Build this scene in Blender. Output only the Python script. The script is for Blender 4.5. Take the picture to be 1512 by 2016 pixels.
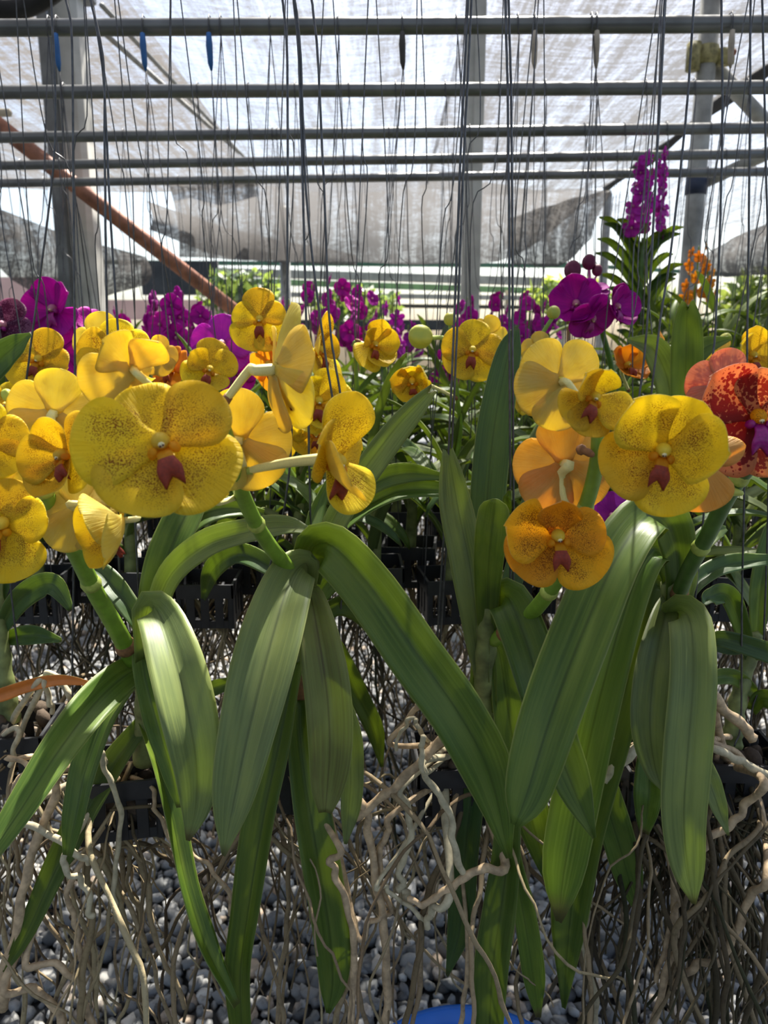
import bpy, math, random
import numpy as np
from mathutils import Vector, Matrix

random.seed(11)
rng = np.random.default_rng(11)
D2R = math.pi / 180
for o in list(bpy.data.objects):
    bpy.data.objects.remove(o)
SC = bpy.context.scene
COL = SC.collection

# ------------------------------------------------------------------ camera
FPX = 1515.0
TH = 12.2 * D2R
CAM = np.array([0.0, 0.0, 1.25])
cam_data = bpy.data.cameras.new('camera')
cam_data.sensor_fit = 'VERTICAL'
cam_data.sensor_height = 36.0
cam_data.sensor_width = 27.0
cam_data.lens = 36.0 * FPX / 2016.0
cam_data.clip_start = 0.02
cam_data.clip_end = 200
cam_data.dof.use_dof = True
cam_data.dof.focus_distance = 0.72
cam_data.dof.aperture_fstop = 10.0
cam = bpy.data.objects.new('camera', cam_data)
cam.location = CAM
cam.rotation_euler = (math.pi / 2 - TH, 0, 0)
COL.objects.link(cam)
SC.camera = cam

# ------------------------------------------------------------------ world, sun, exposure
SUN = Vector((0.16, 0.50, 0.86)).normalized()
world = bpy.data.worlds.new('sky')
SC.world = world
world.use_nodes = True
wn = world.node_tree
wn.nodes.clear()
sky = wn.nodes.new('ShaderNodeTexSky')
sky.sky_type = 'NISHITA'
sky.sun_disc = False
sky.sun_elevation = math.asin(SUN.z)
sky.sun_rotation = math.atan2(SUN.x, SUN.y)
sky.air_density = 1.0
sky.dust_density = 3.0
sky.ozone_density = 1.0
bgn = wn.nodes.new('ShaderNodeBackground')
bgn.inputs['Strength'].default_value = 0.19
won = wn.nodes.new('ShaderNodeOutputWorld')
wn.links.new(sky.outputs[0], bgn.inputs[0])
wn.links.new(bgn.outputs[0], won.inputs[0])

sl = bpy.data.lights.new('sun', 'SUN')
sl.energy = 18.0
sl.angle = 0.009
sl.color = (1.0, 0.95, 0.86)
so = bpy.data.objects.new('sun_offscreen', sl)
so.rotation_euler = SUN.to_track_quat('Z', 'Y').to_euler()
so.location = (0, 3, 6)
COL.objects.link(so)

SC.view_settings.view_transform = 'Standard'
SC.view_settings.look = 'None'
SC.view_settings.gamma = 1.0
SC.view_settings.use_curve_mapping = False
SC.view_settings.exposure = 0.5
SC.cycles.transparent_max_bounces = 16
SC.cycles.max_bounces = 8

# ------------------------------------------------------------------ projection helpers
def ray(px, py):
    x = (px - 756.0) / FPX
    y = -(py - 1008.0) / FPX
    c, s = math.cos(TH), math.sin(TH)
    return np.array([x, c + y * s, -s + y * c])

def P(px, py, Y):
    d = ray(px, py)
    return CAM + d * (Y / d[1])

def Pz(px, py, z):
    d = ray(px, py)
    return CAM + d * ((z - CAM[2]) / d[2])

def mpp(px, py, Y):
    return Y / ray(px, py)[1] / FPX

VR = np.array([1.0, 0, 0])
VU = np.array([0, math.sin(TH), math.cos(TH)])
VB = -np.array([0, math.cos(TH), -math.sin(TH)])

def nrm(v):
    v = np.asarray(v, float)
    return v / max(1e-9, np.linalg.norm(v))

def spline(pts, n):
    pts = np.asarray(pts, float)
    m = len(pts)
    if m == 2:
        t = np.linspace(0, 1, n)[:, None]
        return pts[0] * (1 - t) + pts[1] * t
    ext = np.vstack([2 * pts[0] - pts[1], pts, 2 * pts[-1] - pts[-2]])
    out = []
    for q in np.linspace(0, m - 1, n):
        i = min(int(q), m - 2)
        t = q - i
        p0, p1, p2, p3 = ext[i], ext[i + 1], ext[i + 2], ext[i + 3]
        out.append(0.5 * (2 * p1 + (p2 - p0) * t + (2 * p0 - 5 * p1 + 4 * p2 - p3) * t * t + (3 * p1 - p0 - 3 * p2 + p3) * t ** 3))
    return np.array(out)

# ------------------------------------------------------------------ object helpers
WM = {}

def setw(o, w):
    WM[o.name] = w

def thing(name, loc, label, cat, group=None):
    o = bpy.data.objects.new(name, None)
    o.empty_display_size = 0.05
    COL.objects.link(o)
    o.location = [float(a) for a in loc]
    setw(o, Matrix.Translation(o.location))
    tag(o, label, cat, group)
    return o

def tag(o, label=None, cat=None, group=None, kind=None):
    if label: o['label'] = label
    if cat: o['category'] = cat
    if group: o['group'] = group
    if kind: o['kind'] = kind
    return o

def mesh(name, verts, faces, mats, uvs=None, fmat=None, smooth=True):
    me = bpy.data.meshes.new(name)
    V = np.asarray(verts, dtype=np.float32)
    if isinstance(faces, np.ndarray):
        k = faces.shape[1]
        nf = len(faces)
        me.vertices.add(len(V)); me.vertices.foreach_set('co', V.ravel())
        me.loops.add(nf * k); me.loops.foreach_set('vertex_index', faces.astype(np.int32).ravel())
        me.polygons.add(nf)
        me.polygons.foreach_set('loop_start', np.arange(0, nf * k, k, dtype=np.int32))
    else:
        me.from_pydata(V.tolist(), [], [list(f) for f in faces])
    me.update(calc_edges=True)
    for m in (mats if isinstance(mats, (list, tuple)) else [mats]):
        me.materials.append(m)
    if fmat is not None:
        me.polygons.foreach_set('material_index', np.asarray(fmat, dtype=np.int32))
    if smooth:
        me.polygons.foreach_set('use_smooth', np.ones(len(me.polygons), dtype=bool))
    if uvs is not None:
        uv = me.uv_layers.new(name='UVMap')
        li = np.empty(len(me.loops), dtype=np.int32)
        me.loops.foreach_get('vertex_index', li)
        uv.data.foreach_set('uv', np.asarray(uvs, dtype=np.float32)[li].ravel())
    return me

SOLID = {'leaf', 'withered_leaf', 'petal', 'sepal', 'flower', 'basket', 'stem', 'flower_spike', 'flower_bud', 'shaft', 'overhead_pipe', 'brace', 'hanging_wire'}
COLL = []

def put(name, me, parent=None, world=None, local=None):
    o = bpy.data.objects.new(name, me)
    COL.objects.link(o)
    if name in SOLID:
        COLL.append(o)
    pw = WM[parent.name] if parent is not None else Matrix.Identity(4)
    if parent is not None:
        o.parent = parent
    if local is None:
        local = (pw.inverted() @ world) if world is not None else Matrix.Identity(4)
    o.matrix_local = local
    setw(o, pw @ local)
    return o

def mkw(name, verts, faces, mats, parent=None, **kw):
    """a mesh given in world coordinates, stored in its parent's frame"""
    V = np.asarray(verts, float)
    if parent is not None:
        M = np.array(WM[parent.name].inverted())
        V = V @ M[:3, :3].T + M[:3, 3]
    return put(name, mesh(name, V, faces, mats, **kw), parent, local=Matrix.Identity(4))

# ------------------------------------------------------------------ shape helpers
def tube(pts, rad, sides=8, cap=True, ridge=0.0):
    pts = np.asarray(pts, float); n = len(pts)
    rad = np.broadcast_to(np.asarray(rad, float), (n,))
    T = np.gradient(pts, axis=0)
    T /= np.maximum(1e-9, np.linalg.norm(T, axis=1))[:, None]
    a = nrm(np.cross(T[0], [0, 0, 1.0]) if abs(T[0][2]) < 0.9 else np.cross(T[0], [0, 1.0, 0]))
    V = []
    ang = np.arange(sides) * 2 * math.pi / sides
    rr = 1 + ridge * np.cos(ang * (sides // 2))
    for i in range(n):
        a = nrm(a - T[i] * np.dot(a, T[i]))
        b = np.cross(T[i], a)
        V.append(pts[i] + rad[i] * ((np.cos(ang) * rr)[:, None] * a + (np.sin(ang) * rr)[:, None] * b))
    V = np.vstack(V)
    F = []
    for i in range(n - 1):
        for j in range(sides):
            k = (j + 1) % sides
            F.append((i * sides + j, i * sides + k, (i + 1) * sides + k, (i + 1) * sides + j))
    if cap:
        V = np.vstack([V, pts[0] - T[0] * rad[0] * 0.5, pts[-1] + T[-1] * rad[-1] * 0.6])
        c0, c1 = len(V) - 2, len(V) - 1
        for j in range(sides):
            k = (j + 1) % sides
            F.append((c0, k, j))
            F.append((c1, (n - 1) * sides + j, (n - 1) * sides + k))
    return V, F

def tube_quads(pts, rad, sides=5):
    V, F = tube(pts, rad, sides, cap=False)
    return V, np.array(F)

def merge(parts):
    Vs, Fs, off = [], [], 0
    for V, F in parts:
        Vs.append(V)
        if isinstance(F, np.ndarray):
            Fs.append(F + off)
        else:
            Fs += [tuple(i + off for i in f) for f in F]
        off += len(V)
    if Fs and isinstance(Fs[0], np.ndarray):
        return np.vstack(Vs), np.vstack(Fs)
    return np.vstack(Vs), Fs

def box(c, s, R=None, bev=0.12):
    """box with chamfered vertical edges (12-gon prism like)"""
    sx, sy, sz = [a / 2 for a in s]
    b = min(sx, sy) * bev * 2
    ring = [(sx, sy - b), (sx - b, sy), (-sx + b, sy), (-sx, sy - b), (-sx, -sy + b), (-sx + b, -sy), (sx - b, -sy), (sx, -sy + b)]
    V = np.array([(x, y, -sz) for x, y in ring] + [(x, y, sz) for x, y in ring])
    if R is not None:
        V = V @ np.array(R).T
    V = V + np.array(c)
    F = [tuple(range(7, -1, -1)), tuple(range(8, 16))]
    F += [(j, (j + 1) % 8, 8 + (j + 1) % 8, 8 + j) for j in range(8)]
    return V, F

def sphere(c, r, nu=10, nv=7, R=None):
    r = np.broadcast_to(np.asarray(r, float), (3,))
    V = [(0, 0, 1.0)]
    for i in range(1, nv):
        t = math.pi * i / nv
        for j in range(nu):
            p = 2 * math.pi * j / nu
            V.append((math.sin(t) * math.cos(p), math.sin(t) * math.sin(p), math.cos(t)))
    V.append((0, 0, -1.0))
    V = np.array(V) * r
    if R is not None:
        V = V @ np.array(R).T
    V = V + np.array(c)
    F = [(0, 1 + j, 1 + (j + 1) % nu) for j in range(nu)]
    for i in range(nv - 2):
        for j in range(nu):
            k = (j + 1) % nu
            F.append((1 + i * nu + j, 1 + (i + 1) * nu + j, 1 + (i + 1) * nu + k, 1 + i * nu + k))
    L = len(V) - 1
    F += [(L, 1 + (nv - 2) * nu + (j + 1) % nu, 1 + (nv - 2) * nu + j) for j in range(nu)]
    return V, F

def shell(G, H, closed_tip=True):
    """two grids (n,m,3): front G and back H, stitched all round. Returns V, F, face material index"""
    n, m = G.shape[:2]
    V = np.vstack([G.reshape(-1, 3), H.reshape(-1, 3)])
    o = n * m
    F, M = [], []
    for i in range(n - 1):
        for j in range(m - 1):
            a, b, c, d = i * m + j, i * m + j + 1, (i + 1) * m + j + 1, (i + 1) * m + j
            F.append((a, b, c, d)); M.append(0)
            F.append((o + d, o + c, o + b, o + a)); M.append(1)
    bd = [i * m for i in range(n)] + [(n - 1) * m + j for j in range(1, m)] + [i * m + m - 1 for i in range(n - 2, -1, -1)] + list(range(m - 2, 0, -1))
    for q in range(len(bd)):
        a, b = bd[q], bd[(q + 1) % len(bd)]
        F.append((a, b, o + b, o + a)); M.append(1)
    return V, F, M

# ------------------------------------------------------------------ materials
def newmat(name):
    m = bpy.data.materials.new(name)
    m.use_nodes = True
    nt = m.node_tree
    nt.nodes.clear()
    out = nt.nodes.new('ShaderNodeOutputMaterial')
    return m, nt, out

def N(nt, typ, ins=None, **kw):
    n = nt.nodes.new(typ)
    for k, v in kw.items():
        setattr(n, k, v)
    for k, v in (ins or {}).items():
        if hasattr(v, 'links') or isinstance(v, bpy.types.NodeSocket):
            nt.links.new(v, n.inputs[k])
        else:
            n.inputs[k].default_value = v
    return n

def ramp(nt, fac, stops, interp='LINEAR'):
    r = nt.nodes.new('ShaderNodeValToRGB')
    r.color_ramp.interpolation = interp
    els = r.color_ramp.elements
    while len(els) < len(stops):
        els.new(0.5)
    for e, (p, c) in zip(els, stops):
        e.position = p
        e.color = (*c, 1) if len(c) == 3 else c
    nt.links.new(fac, r.inputs[0])
    return r.outputs[0]

def g(v):
    return (v, v, v)

def mixc(nt, fac, a, b):
    n = nt.nodes.new('ShaderNodeMix')
    n.data_type = 'RGBA'
    for s, v in ((n.inputs[0], fac), (n.inputs[6], a), (n.inputs[7], b)):
        if isinstance(v, bpy.types.NodeSocket):
            nt.links.new(v, s)
        else:
            s.default_value = v if not isinstance(v, tuple) else (*v, 1)[:4]
    return n.outputs[2]

def math2(nt, op, a, b=0.0, clamp=False):
    n = nt.nodes.new('ShaderNodeMath')
    n.operation = op
    n.use_clamp = clamp
    for i, v in enumerate((a, b)):
        if isinstance(v, bpy.types.NodeSocket):
            nt.links.new(v, n.inputs[i])
        else:
            n.inputs[i].default_value = v
    return n.outputs[0]

def simple(name, col, rough=0.5, metal=0.0, var=0.25, scale=40.0, bump=0.0, spec=0.5):
    m, nt, out = newmat(name)
    tc = N(nt, 'ShaderNodeTexCoord')
    no = N(nt, 'ShaderNodeTexNoise', {'Vector': tc.outputs['Object'], 'Scale': scale, 'Detail': 5.0})
    lo = tuple(c * (1 - var) for c in col); hi = tuple(min(1, c * (1 + var)) for c in col)
    c = ramp(nt, no.outputs[0], [(0.3, lo), (0.7, hi)])
    b = N(nt, 'ShaderNodeBsdfPrincipled', {'Base Color': c, 'Roughness': rough, 'Metallic': metal, 'Specular IOR Level': spec})
    if bump:
        bp = N(nt, 'ShaderNodeBump', {'Height': no.outputs[0], 'Strength': bump, 'Distance': 0.003})
        nt.links.new(bp.outputs[0], b.inputs['Normal'])
    nt.links.new(b.outputs[0], out.inputs[0])
    return m

def leaf_mat(name, dark, mid, light, trans=(0.50, 0.58, 0.09), tfac=0.5, rough=0.42):
    m, nt, out = newmat(name)
    uv = N(nt, 'ShaderNodeUVMap')
    oi = N(nt, 'ShaderNodeObjectInfo')
    sh = N(nt, 'ShaderNodeVectorMath', {0: uv.outputs[0], 1: oi.outputs['Random']}, operation='ADD')
    mp = N(nt, 'ShaderNodeMapping', {'Vector': sh.outputs[0], 'Scale': (14.0, 1.1, 1.0)})
    st = N(nt, 'ShaderNodeTexNoise', {'Vector': mp.outputs[0], 'Scale': 1.6, 'Detail': 5.0, 'Roughness': 0.65})
    mp2 = N(nt, 'ShaderNodeMapping', {'Vector': sh.outputs[0], 'Scale': (1.4, 2.6, 1.0)})
    bl = N(nt, 'ShaderNodeTexNoise', {'Vector': mp2.outputs[0], 'Scale': 1.6, 'Detail': 3.0})
    c1 = ramp(nt, st.outputs[0], [(0.3, dark), (0.52, mid), (0.75, light)])
    c2 = mixc(nt, math2(nt, 'MULTIPLY', ramp(nt, bl.outputs[0], [(0.45, g(0.0)), (0.68, g(1.0))]), 0.75), c1, light)
    # darker line along the midrib and thin yellow rim
    sx = N(nt, 'ShaderNodeSeparateXYZ', {0: uv.outputs[0]})
    ax = math2(nt, 'ABSOLUTE', math2(nt, 'SUBTRACT', sx.outputs[0], 0.5))
    rib = ramp(nt, ax, [(0.0, g(0.85)), (0.012, g(0.55)), (0.035, g(0.0))])
    c3 = mixc(nt, rib, c2, tuple(c * 0.75 for c in dark))
    rim = ramp(nt, ax, [(0.47, g(0.0)), (0.495, g(0.7))])
    c4 = mixc(nt, rim, c3, (0.42, 0.46, 0.16))
    # brown scars, specks and a scorched tip here and there
    sp = N(nt, 'ShaderNodeTexNoise', {'Vector': mp2.outputs[0], 'Scale': 7.0, 'Detail': 6.0, 'Roughness': 0.75})
    c5 = mixc(nt, ramp(nt, sp.outputs[0], [(0.70, g(0.0)), (0.78, g(0.45))]), c4, (0.24, 0.2, 0.09))
    tipn = math2(nt, 'ADD', sx.outputs[1], math2(nt, 'MULTIPLY', math2(nt, 'SUBTRACT', oi.outputs['Random'], 0.75), 0.12))
    c6 = mixc(nt, ramp(nt, tipn, [(0.955, g(0.0)), (1.0, g(0.8))]), c5, (0.11, 0.075, 0.04))
    hv = N(nt, 'ShaderNodeHueSaturation', {'Color': c6})
    nt.links.new(math2(nt, 'ADD', math2(nt, 'MULTIPLY', oi.outputs['Random'], 0.45), 0.78), hv.inputs['Value'])
    bp = N(nt, 'ShaderNodeBump', {'Height': st.outputs[0], 'Strength': 0.35, 'Distance': 0.0012})
    b = N(nt, 'ShaderNodeBsdfPrincipled', {'Base Color': hv.outputs[0], 'Roughness': rough, 'Specular IOR Level': 0.5, 'Normal': bp.outputs[0]})
    tcol = mixc(nt, 0.6, hv.outputs[0], trans)
    t = N(nt, 'ShaderNodeBsdfTranslucent', {'Color': tcol})
    mx = N(nt, 'ShaderNodeMixShader', {0: tfac, 1: b.outputs[0], 2: t.outputs[0]})
    nt.links.new(mx.outputs[0], out.inputs[0])
    return m

def petal_mat(name, col, edge, spot=None, scale=34.0, amount=0.34, vein=None, tfac=0.6, rough=0.5, big=False, patch=None):
    m, nt, out = newmat(name)
    uv = N(nt, 'ShaderNodeUVMap')
    oi = N(nt, 'ShaderNodeObjectInfo')
    sh = N(nt, 'ShaderNodeVectorMath', {0: uv.outputs[0], 1: oi.outputs['Random']}, operation='ADD')
    sx = N(nt, 'ShaderNodeSeparateXYZ', {0: uv.outputs[0]})
    lo = N(nt, 'ShaderNodeTexNoise', {'Vector': sh.outputs[0], 'Scale': 3.0, 'Detail': 3.0})
    c = mixc(nt, ramp(nt, lo.outputs[0], [(0.35, g(0.0)), (0.7, g(1.0))]), col, edge)
    # fine lengthwise veins fanning from the base
    at = math2(nt, 'ARCTAN2', sx.outputs[0], math2(nt, 'ADD', sx.outputs[1], 0.25))
    cmb = N(nt, 'ShaderNodeCombineXYZ', {0: math2(nt, 'MULTIPLY', at, 26.0), 1: math2(nt, 'MULTIPLY', sx.outputs[1], 1.3)})
    vn = N(nt, 'ShaderNodeTexNoise', {'Vector': cmb.outputs[0], 'Scale': 1.0, 'Detail': 3.0})
    vcol = vein or tuple(a * 0.8 for a in col)
    c = mixc(nt, math2(nt, 'MULTIPLY', ramp(nt, vn.outputs[0], [(0.5, g(0.0)), (0.66, g(1.0))]), 0.5 if vein else 0.22), c, vcol)
    if spot:
        wn_ = N(nt, 'ShaderNodeTexNoise', {'Vector': sh.outputs[0], 'Scale': 14.0, 'Detail': 2.0})
        wv = N(nt, 'ShaderNodeVectorMath', {0: wn_.outputs['Color'], 1: (0.05, 0.05, 0.05)}, operation='MULTIPLY')
        wp = N(nt, 'ShaderNodeVectorMath', {0: sh.outputs[0], 1: wv.outputs[0]}, operation='ADD')
        vo = N(nt, 'ShaderNodeTexVoronoi', {'Vector': wp.outputs[0], 'Scale': scale, 'Randomness': 1.0})
        # spots fade toward the petal's rim and tip
        y = sx.outputs[1]
        env = ramp(nt, y, [(0.0, g(0.8)), (0.2, g(0.9)), (0.55, g(1.0)), (0.75, g(0.8)), (0.93, g(0.15)), (1.0, g(0.0))])
        axx = math2(nt, 'ABSOLUTE', sx.outputs[0])
        envx = ramp(nt, axx, [(0.0, g(0.8)), (0.25, g(1.0)), (0.42, g(0.7)), (0.56, g(0.0))])
        mod = ramp(nt, lo.outputs[0], [(0.3, g(0.55)), (0.65, g(1.0))])
        th = math2(nt, 'MULTIPLY', math2(nt, 'MULTIPLY', math2(nt, 'MULTIPLY', env, envx), mod), amount)
        k = math2(nt, 'SUBTRACT', th, vo.outputs['Distance'])
        kk = math2(nt, 'MULTIPLY', k, 9.0, clamp=True)
        c = mixc(nt, math2(nt, 'MULTIPLY', kk, 0.92), c, spot)
    hv = N(nt, 'ShaderNodeHueSaturation', {'Color': c})
    nt.links.new(math2(nt, 'ADD', math2(nt, 'MULTIPLY', oi.outputs['Random'], 0.02), 0.49), hv.inputs['Hue'])
    nt.links.new(math2(nt, 'ADD', math2(nt, 'MULTIPLY', oi.outputs['Random'], 0.15), 0.9), hv.inputs['Value'])
    bp = N(nt, 'ShaderNodeBump', {'Height': vn.outputs[0], 'Strength': 0.25, 'Distance': 0.02})
    b = N(nt, 'ShaderNodeBsdfPrincipled', {'Base Color': hv.outputs[0], 'Roughness': rough, 'Specular IOR Level': 0.3, 'Normal': bp.outputs[0]})
    t = N(nt, 'ShaderNodeBsdfTranslucent', {'Color': hv.outputs[0]})
    mx = N(nt, 'ShaderNodeMixShader', {0: tfac, 1: b.outputs[0], 2: t.outputs[0]})
    nt.links.new(mx.outputs[0], out.inputs[0])
    return m

def island_mat(name, stops, rough=0.8, scale=60.0, ring=0.0):
    """one colour out of a ramp for each loose piece, with grain"""
    m, nt, out = newmat(name)
    ge = N(nt, 'ShaderNodeNewGeometry')
    oi = N(nt, 'ShaderNodeObjectInfo')
    tc = N(nt, 'ShaderNodeTexCoord')
    r = math2(nt, 'FRACT', math2(nt, 'ADD', ge.outputs['Random Per Island'], oi.outputs['Random']))
    c = ramp(nt, r, stops)
    no = N(nt, 'ShaderNodeTexNoise', {'Vector': tc.outputs['Object'], 'Scale': scale, 'Detail': 5.0, 'Roughness': 0.7})
    v = ramp(nt, no.outputs[0], [(0.25, g(0.45)), (0.5, g(0.95)), (0.75, g(1.0))])
    c2 = N(nt, 'ShaderNodeMix', data_type='RGBA', blend_type='MULTIPLY')
    c2.inputs[0].default_value = 1.0
    nt.links.new(c, c2.inputs[6]); nt.links.new(v, c2.inputs[7])
    b = N(nt, 'ShaderNodeBsdfPrincipled', {'Base Color': c2.outputs[2], 'Roughness': rough, 'Specular IOR Level': 0.3})
    bp = N(nt, 'ShaderNodeBump', {'Height': no.outputs[0], 'Strength': 0.5, 'Distance': 0.002})
    nt.links.new(bp.outputs[0], b.inputs['Normal'])
    nt.links.new(b.outputs[0], out.inputs[0])
    return m

def net_mat(name, cover, col, fine=(120.0, 9.0), contrast=0.28):
    """woven shade cloth: threads and holes too fine to see singly"""
    m, nt, out = newmat(name)
    tc = N(nt, 'ShaderNodeTexCoord')
    mp = N(nt, 'ShaderNodeMapping', {'Vector': tc.outputs['Object'], 'Scale': (fine[0], fine[1], fine[1])})
    n1 = N(nt, 'ShaderNodeTexNoise', {'Vector': mp.outputs[0], 'Scale': 0.35, 'Detail': 4.0, 'Roughness': 0.7})
    mp2 = N(nt, 'ShaderNodeMapping', {'Vector': tc.outputs['Object'], 'Scale': (4.0, 34.0, 34.0)})
    n2 = N(nt, 'ShaderNodeTexNoise', {'Vector': mp2.outputs[0], 'Scale': 1.0, 'Detail': 4.0, 'Roughness': 0.7, 'Distortion': 0.8})
    mp3 = N(nt, 'ShaderNodeMapping', {'Vector': tc.outputs['Object'], 'Scale': (11.0, 0.35, 0.35)})
    n3 = N(nt, 'ShaderNodeTexNoise', {'Vector': mp3.outputs[0], 'Scale': 1.0, 'Detail': 3.0})
    s = math2(nt, 'ADD', math2(nt, 'ADD', math2(nt, 'MULTIPLY', n1.outputs[0], 1.2), math2(nt, 'MULTIPLY', n2.outputs[0], 1.3)), math2(nt, 'MULTIPLY', n3.outputs[0], 1.1))
    n4 = N(nt, 'ShaderNodeTexNoise', {'Vector': tc.outputs['Object'], 'Scale': 55.0, 'Detail': 5.0, 'Roughness': 0.8, 'Distortion': 0.5})
    s = math2(nt, 'ADD', s, math2(nt, 'MULTIPLY', n4.outputs[0], 1.3))
    s = math2(nt, 'SUBTRACT', s, 2.45)
    fac = math2(nt, 'ADD', math2(nt, 'MULTIPLY', s, contrast * 2.6), cover, clamp=True)
    fac = math2(nt, 'MINIMUM', math2(nt, 'MAXIMUM', fac, 0.06), 0.97)
    d = N(nt, 'ShaderNodeBsdfDiffuse', {'Color': (*col, 1)})
    t = N(nt, 'ShaderNodeBsdfTranslucent', {'Color': (*[min(1, c * 1.5) for c in col], 1)})
    a = N(nt, 'ShaderNodeMixShader', {0: 0.5, 1: d.outputs[0], 2: t.outputs[0]})
    tr = N(nt, 'ShaderNodeBsdfTransparent')
    mx = N(nt, 'ShaderNodeMixShader', {0: fac, 1: tr.outputs[0], 2: a.outputs[0]})
    nt.links.new(mx.outputs[0], out.inputs[0])
    return m

YEL, YELE = (0.92, 0.65, 0.025), (0.92, 0.71, 0.055)
CREAM = (0.86, 0.76, 0.24)
M = {}
M['leaf'] = leaf_mat('leaf_green', (0.045, 0.10, 0.016), (0.095, 0.18, 0.026), (0.19, 0.27, 0.05), tfac=0.44)
M['leaf_fresh'] = leaf_mat('leaf_fresh_green', (0.06, 0.12, 0.016), (0.10, 0.18, 0.024), (0.21, 0.29, 0.035), tfac=0.48)
M['leaf_deep'] = leaf_mat('leaf_deep_green', (0.028, 0.068, 0.02), (0.05, 0.115, 0.03), (0.10, 0.17, 0.04), trans=(0.36, 0.46, 0.07), tfac=0.40)
M['leaf_pale'] = leaf_mat('leaf_pale_green', (0.125, 0.17, 0.065), (0.20, 0.26, 0.095), (0.33, 0.39, 0.12), rough=0.45, tfac=0.46)
M['leaf_old'] = leaf_mat('leaf_old_brownish', (0.15, 0.12, 0.055), (0.21, 0.24, 0.07), (0.30, 0.33, 0.10), rough=0.5)
M['leaf_under'] = leaf_mat('leaf_underside', (0.08, 0.125, 0.04), (0.12, 0.18, 0.055), (0.18, 0.25, 0.08), rough=0.5)
M['leaf_dead'] = simple('leaf_dead_orange', (0.62, 0.19, 0.025), 0.5, scale=30)
M['yel'] = petal_mat('petal_yellow_spotted', YEL, YELE, spot=(0.27, 0.045, 0.008), scale=54.0, amount=0.60)
M['yel_b'] = petal_mat('petal_yellow_back', CREAM, (0.85, 0.70, 0.14))
M['ora'] = petal_mat('petal_orange_spotted', (0.92, 0.47, 0.016), (0.93, 0.54, 0.03), spot=(0.25, 0.035, 0.006), scale=54.0, amount=0.64)
M['ora_b'] = petal_mat('petal_orange_back', (0.88, 0.64, 0.20), (0.87, 0.54, 0.12))
M['tan'] = petal_mat('petal_plain_orange', (0.88, 0.36, 0.02), (0.9, 0.45, 0.04))
M['mag'] = petal_mat('petal_magenta', (0.68, 0.008, 0.46), (0.55, 0.006, 0.44), vein=(0.26, 0.0, 0.20), tfac=0.45)
M['mag_b'] = petal_mat('petal_magenta_back', (0.48, 0.015, 0.36), (0.36, 0.008, 0.30), vein=(0.14, 0.0, 0.14), tfac=0.4)
M['lil'] = petal_mat('petal_bright_lilac', (0.66, 0.045, 0.55), (0.52, 0.025, 0.52), vein=(0.36, 0.0, 0.36), tfac=0.45)
M['vei'] = petal_mat('petal_dusky_netted', (0.33, 0.13, 0.22), (0.3, 0.1, 0.22), spot=(0.10, 0.008, 0.055), scale=19.0, amount=1.0)
M['vei_b'] = petal_mat('petal_dusky_back', (0.4, 0.2, 0.27), (0.35, 0.15, 0.25))
M['red'] = petal_mat('petal_red_blotched', (0.86, 0.40, 0.15), (0.85, 0.33, 0.12), spot=(0.30, 0.004, 0.010), scale=17.0, amount=1.12)
M['red_b'] = petal_mat('petal_salmon_back', (0.80, 0.46, 0.32), (0.8, 0.4, 0.27), vein=(0.62, 0.25, 0.2))
M['lip_red'] = simple('lip_dark_red', (0.22, 0.022, 0.004), 0.65, scale=30)
M['lip_mag'] = simple('lip_magenta', (0.25, 0.004, 0.16), 0.4, scale=30)
M['throat'] = petal_mat('throat_orange', (0.87, 0.42, 0.02), (0.87, 0.5, 0.03))
M['column'] = petal_mat('column_yellow', (0.87, 0.62, 0.05), (0.87, 0.66, 0.08), tfac=0.3, rough=0.35)
M['column_p'] = petal_mat('column_pink', (0.75, 0.35, 0.45), (0.7, 0.25, 0.4), tfac=0.3, rough=0.35)
M['cap'] = simple('anther_cream', (0.78, 0.68, 0.36), 0.45, scale=20)
M['bark'] = island_mat('bark_chip', [(0.0, (0.05, 0.035, 0.025)), (0.5, (0.11, 0.08, 0.055)), (1.0, (0.03, 0.028, 0.025))], 0.9, 150.0)
M['eye'] = simple('anther_dark', (0.10, 0.035, 0.02), 0.4)
M['pedicel'] = simple('pedicel_cream', (0.76, 0.70, 0.30), 0.5, var=0.12, scale=90)
M['pedicel_g'] = simple('pedicel_green', (0.42, 0.5, 0.10), 0.45, var=0.15, scale=60)
M['pedicel_m'] = simple('pedicel_pink', (0.55, 0.2, 0.4), 0.45, var=0.15, scale=60)
M['spike'] = simple('spike_green', (0.17, 0.29, 0.028), 0.42, var=0.22, scale=70)
M['spike_d'] = simple('spike_deep_green', (0.07, 0.14, 0.025), 0.42, var=0.25, scale=70)
M['bract'] = simple('bract_brown', (0.24, 0.11, 0.045), 0.7, var=0.4, scale=200)
M['node'] = simple('spike_node', (0.35, 0.42, 0.08), 0.5, var=0.3, scale=150)
M['stem'] = simple('stem_sheath', (0.17, 0.2, 0.065), 0.6, var=0.5, scale=60)
M['stump'] = simple('stem_stump_brown', (0.2, 0.095, 0.035), 0.75, var=0.4, scale=120)
M['bud'] = petal_mat('bud_yellow_green', (0.60, 0.58, 0.11), (0.46, 0.52, 0.12), tfac=0.25)
M['bud_m'] = petal_mat('bud_dark_plum', (0.16, 0.02, 0.06), (0.2, 0.04, 0.08), tfac=0.2)
RO = [(0.0, (0.25, 0.18, 0.105)), (0.25, (0.36, 0.28, 0.16)), (0.45, (0.16, 0.11, 0.06)), (0.62, (0.44, 0.365, 0.21)), (0.78, (0.29, 0.22, 0.115)), (0.9, (0.06, 0.04, 0.022)), (1.0, (0.25, 0.18, 0.105))]
M['root'] = island_mat('aerial_root', RO, 0.8, 90.0)
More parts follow.
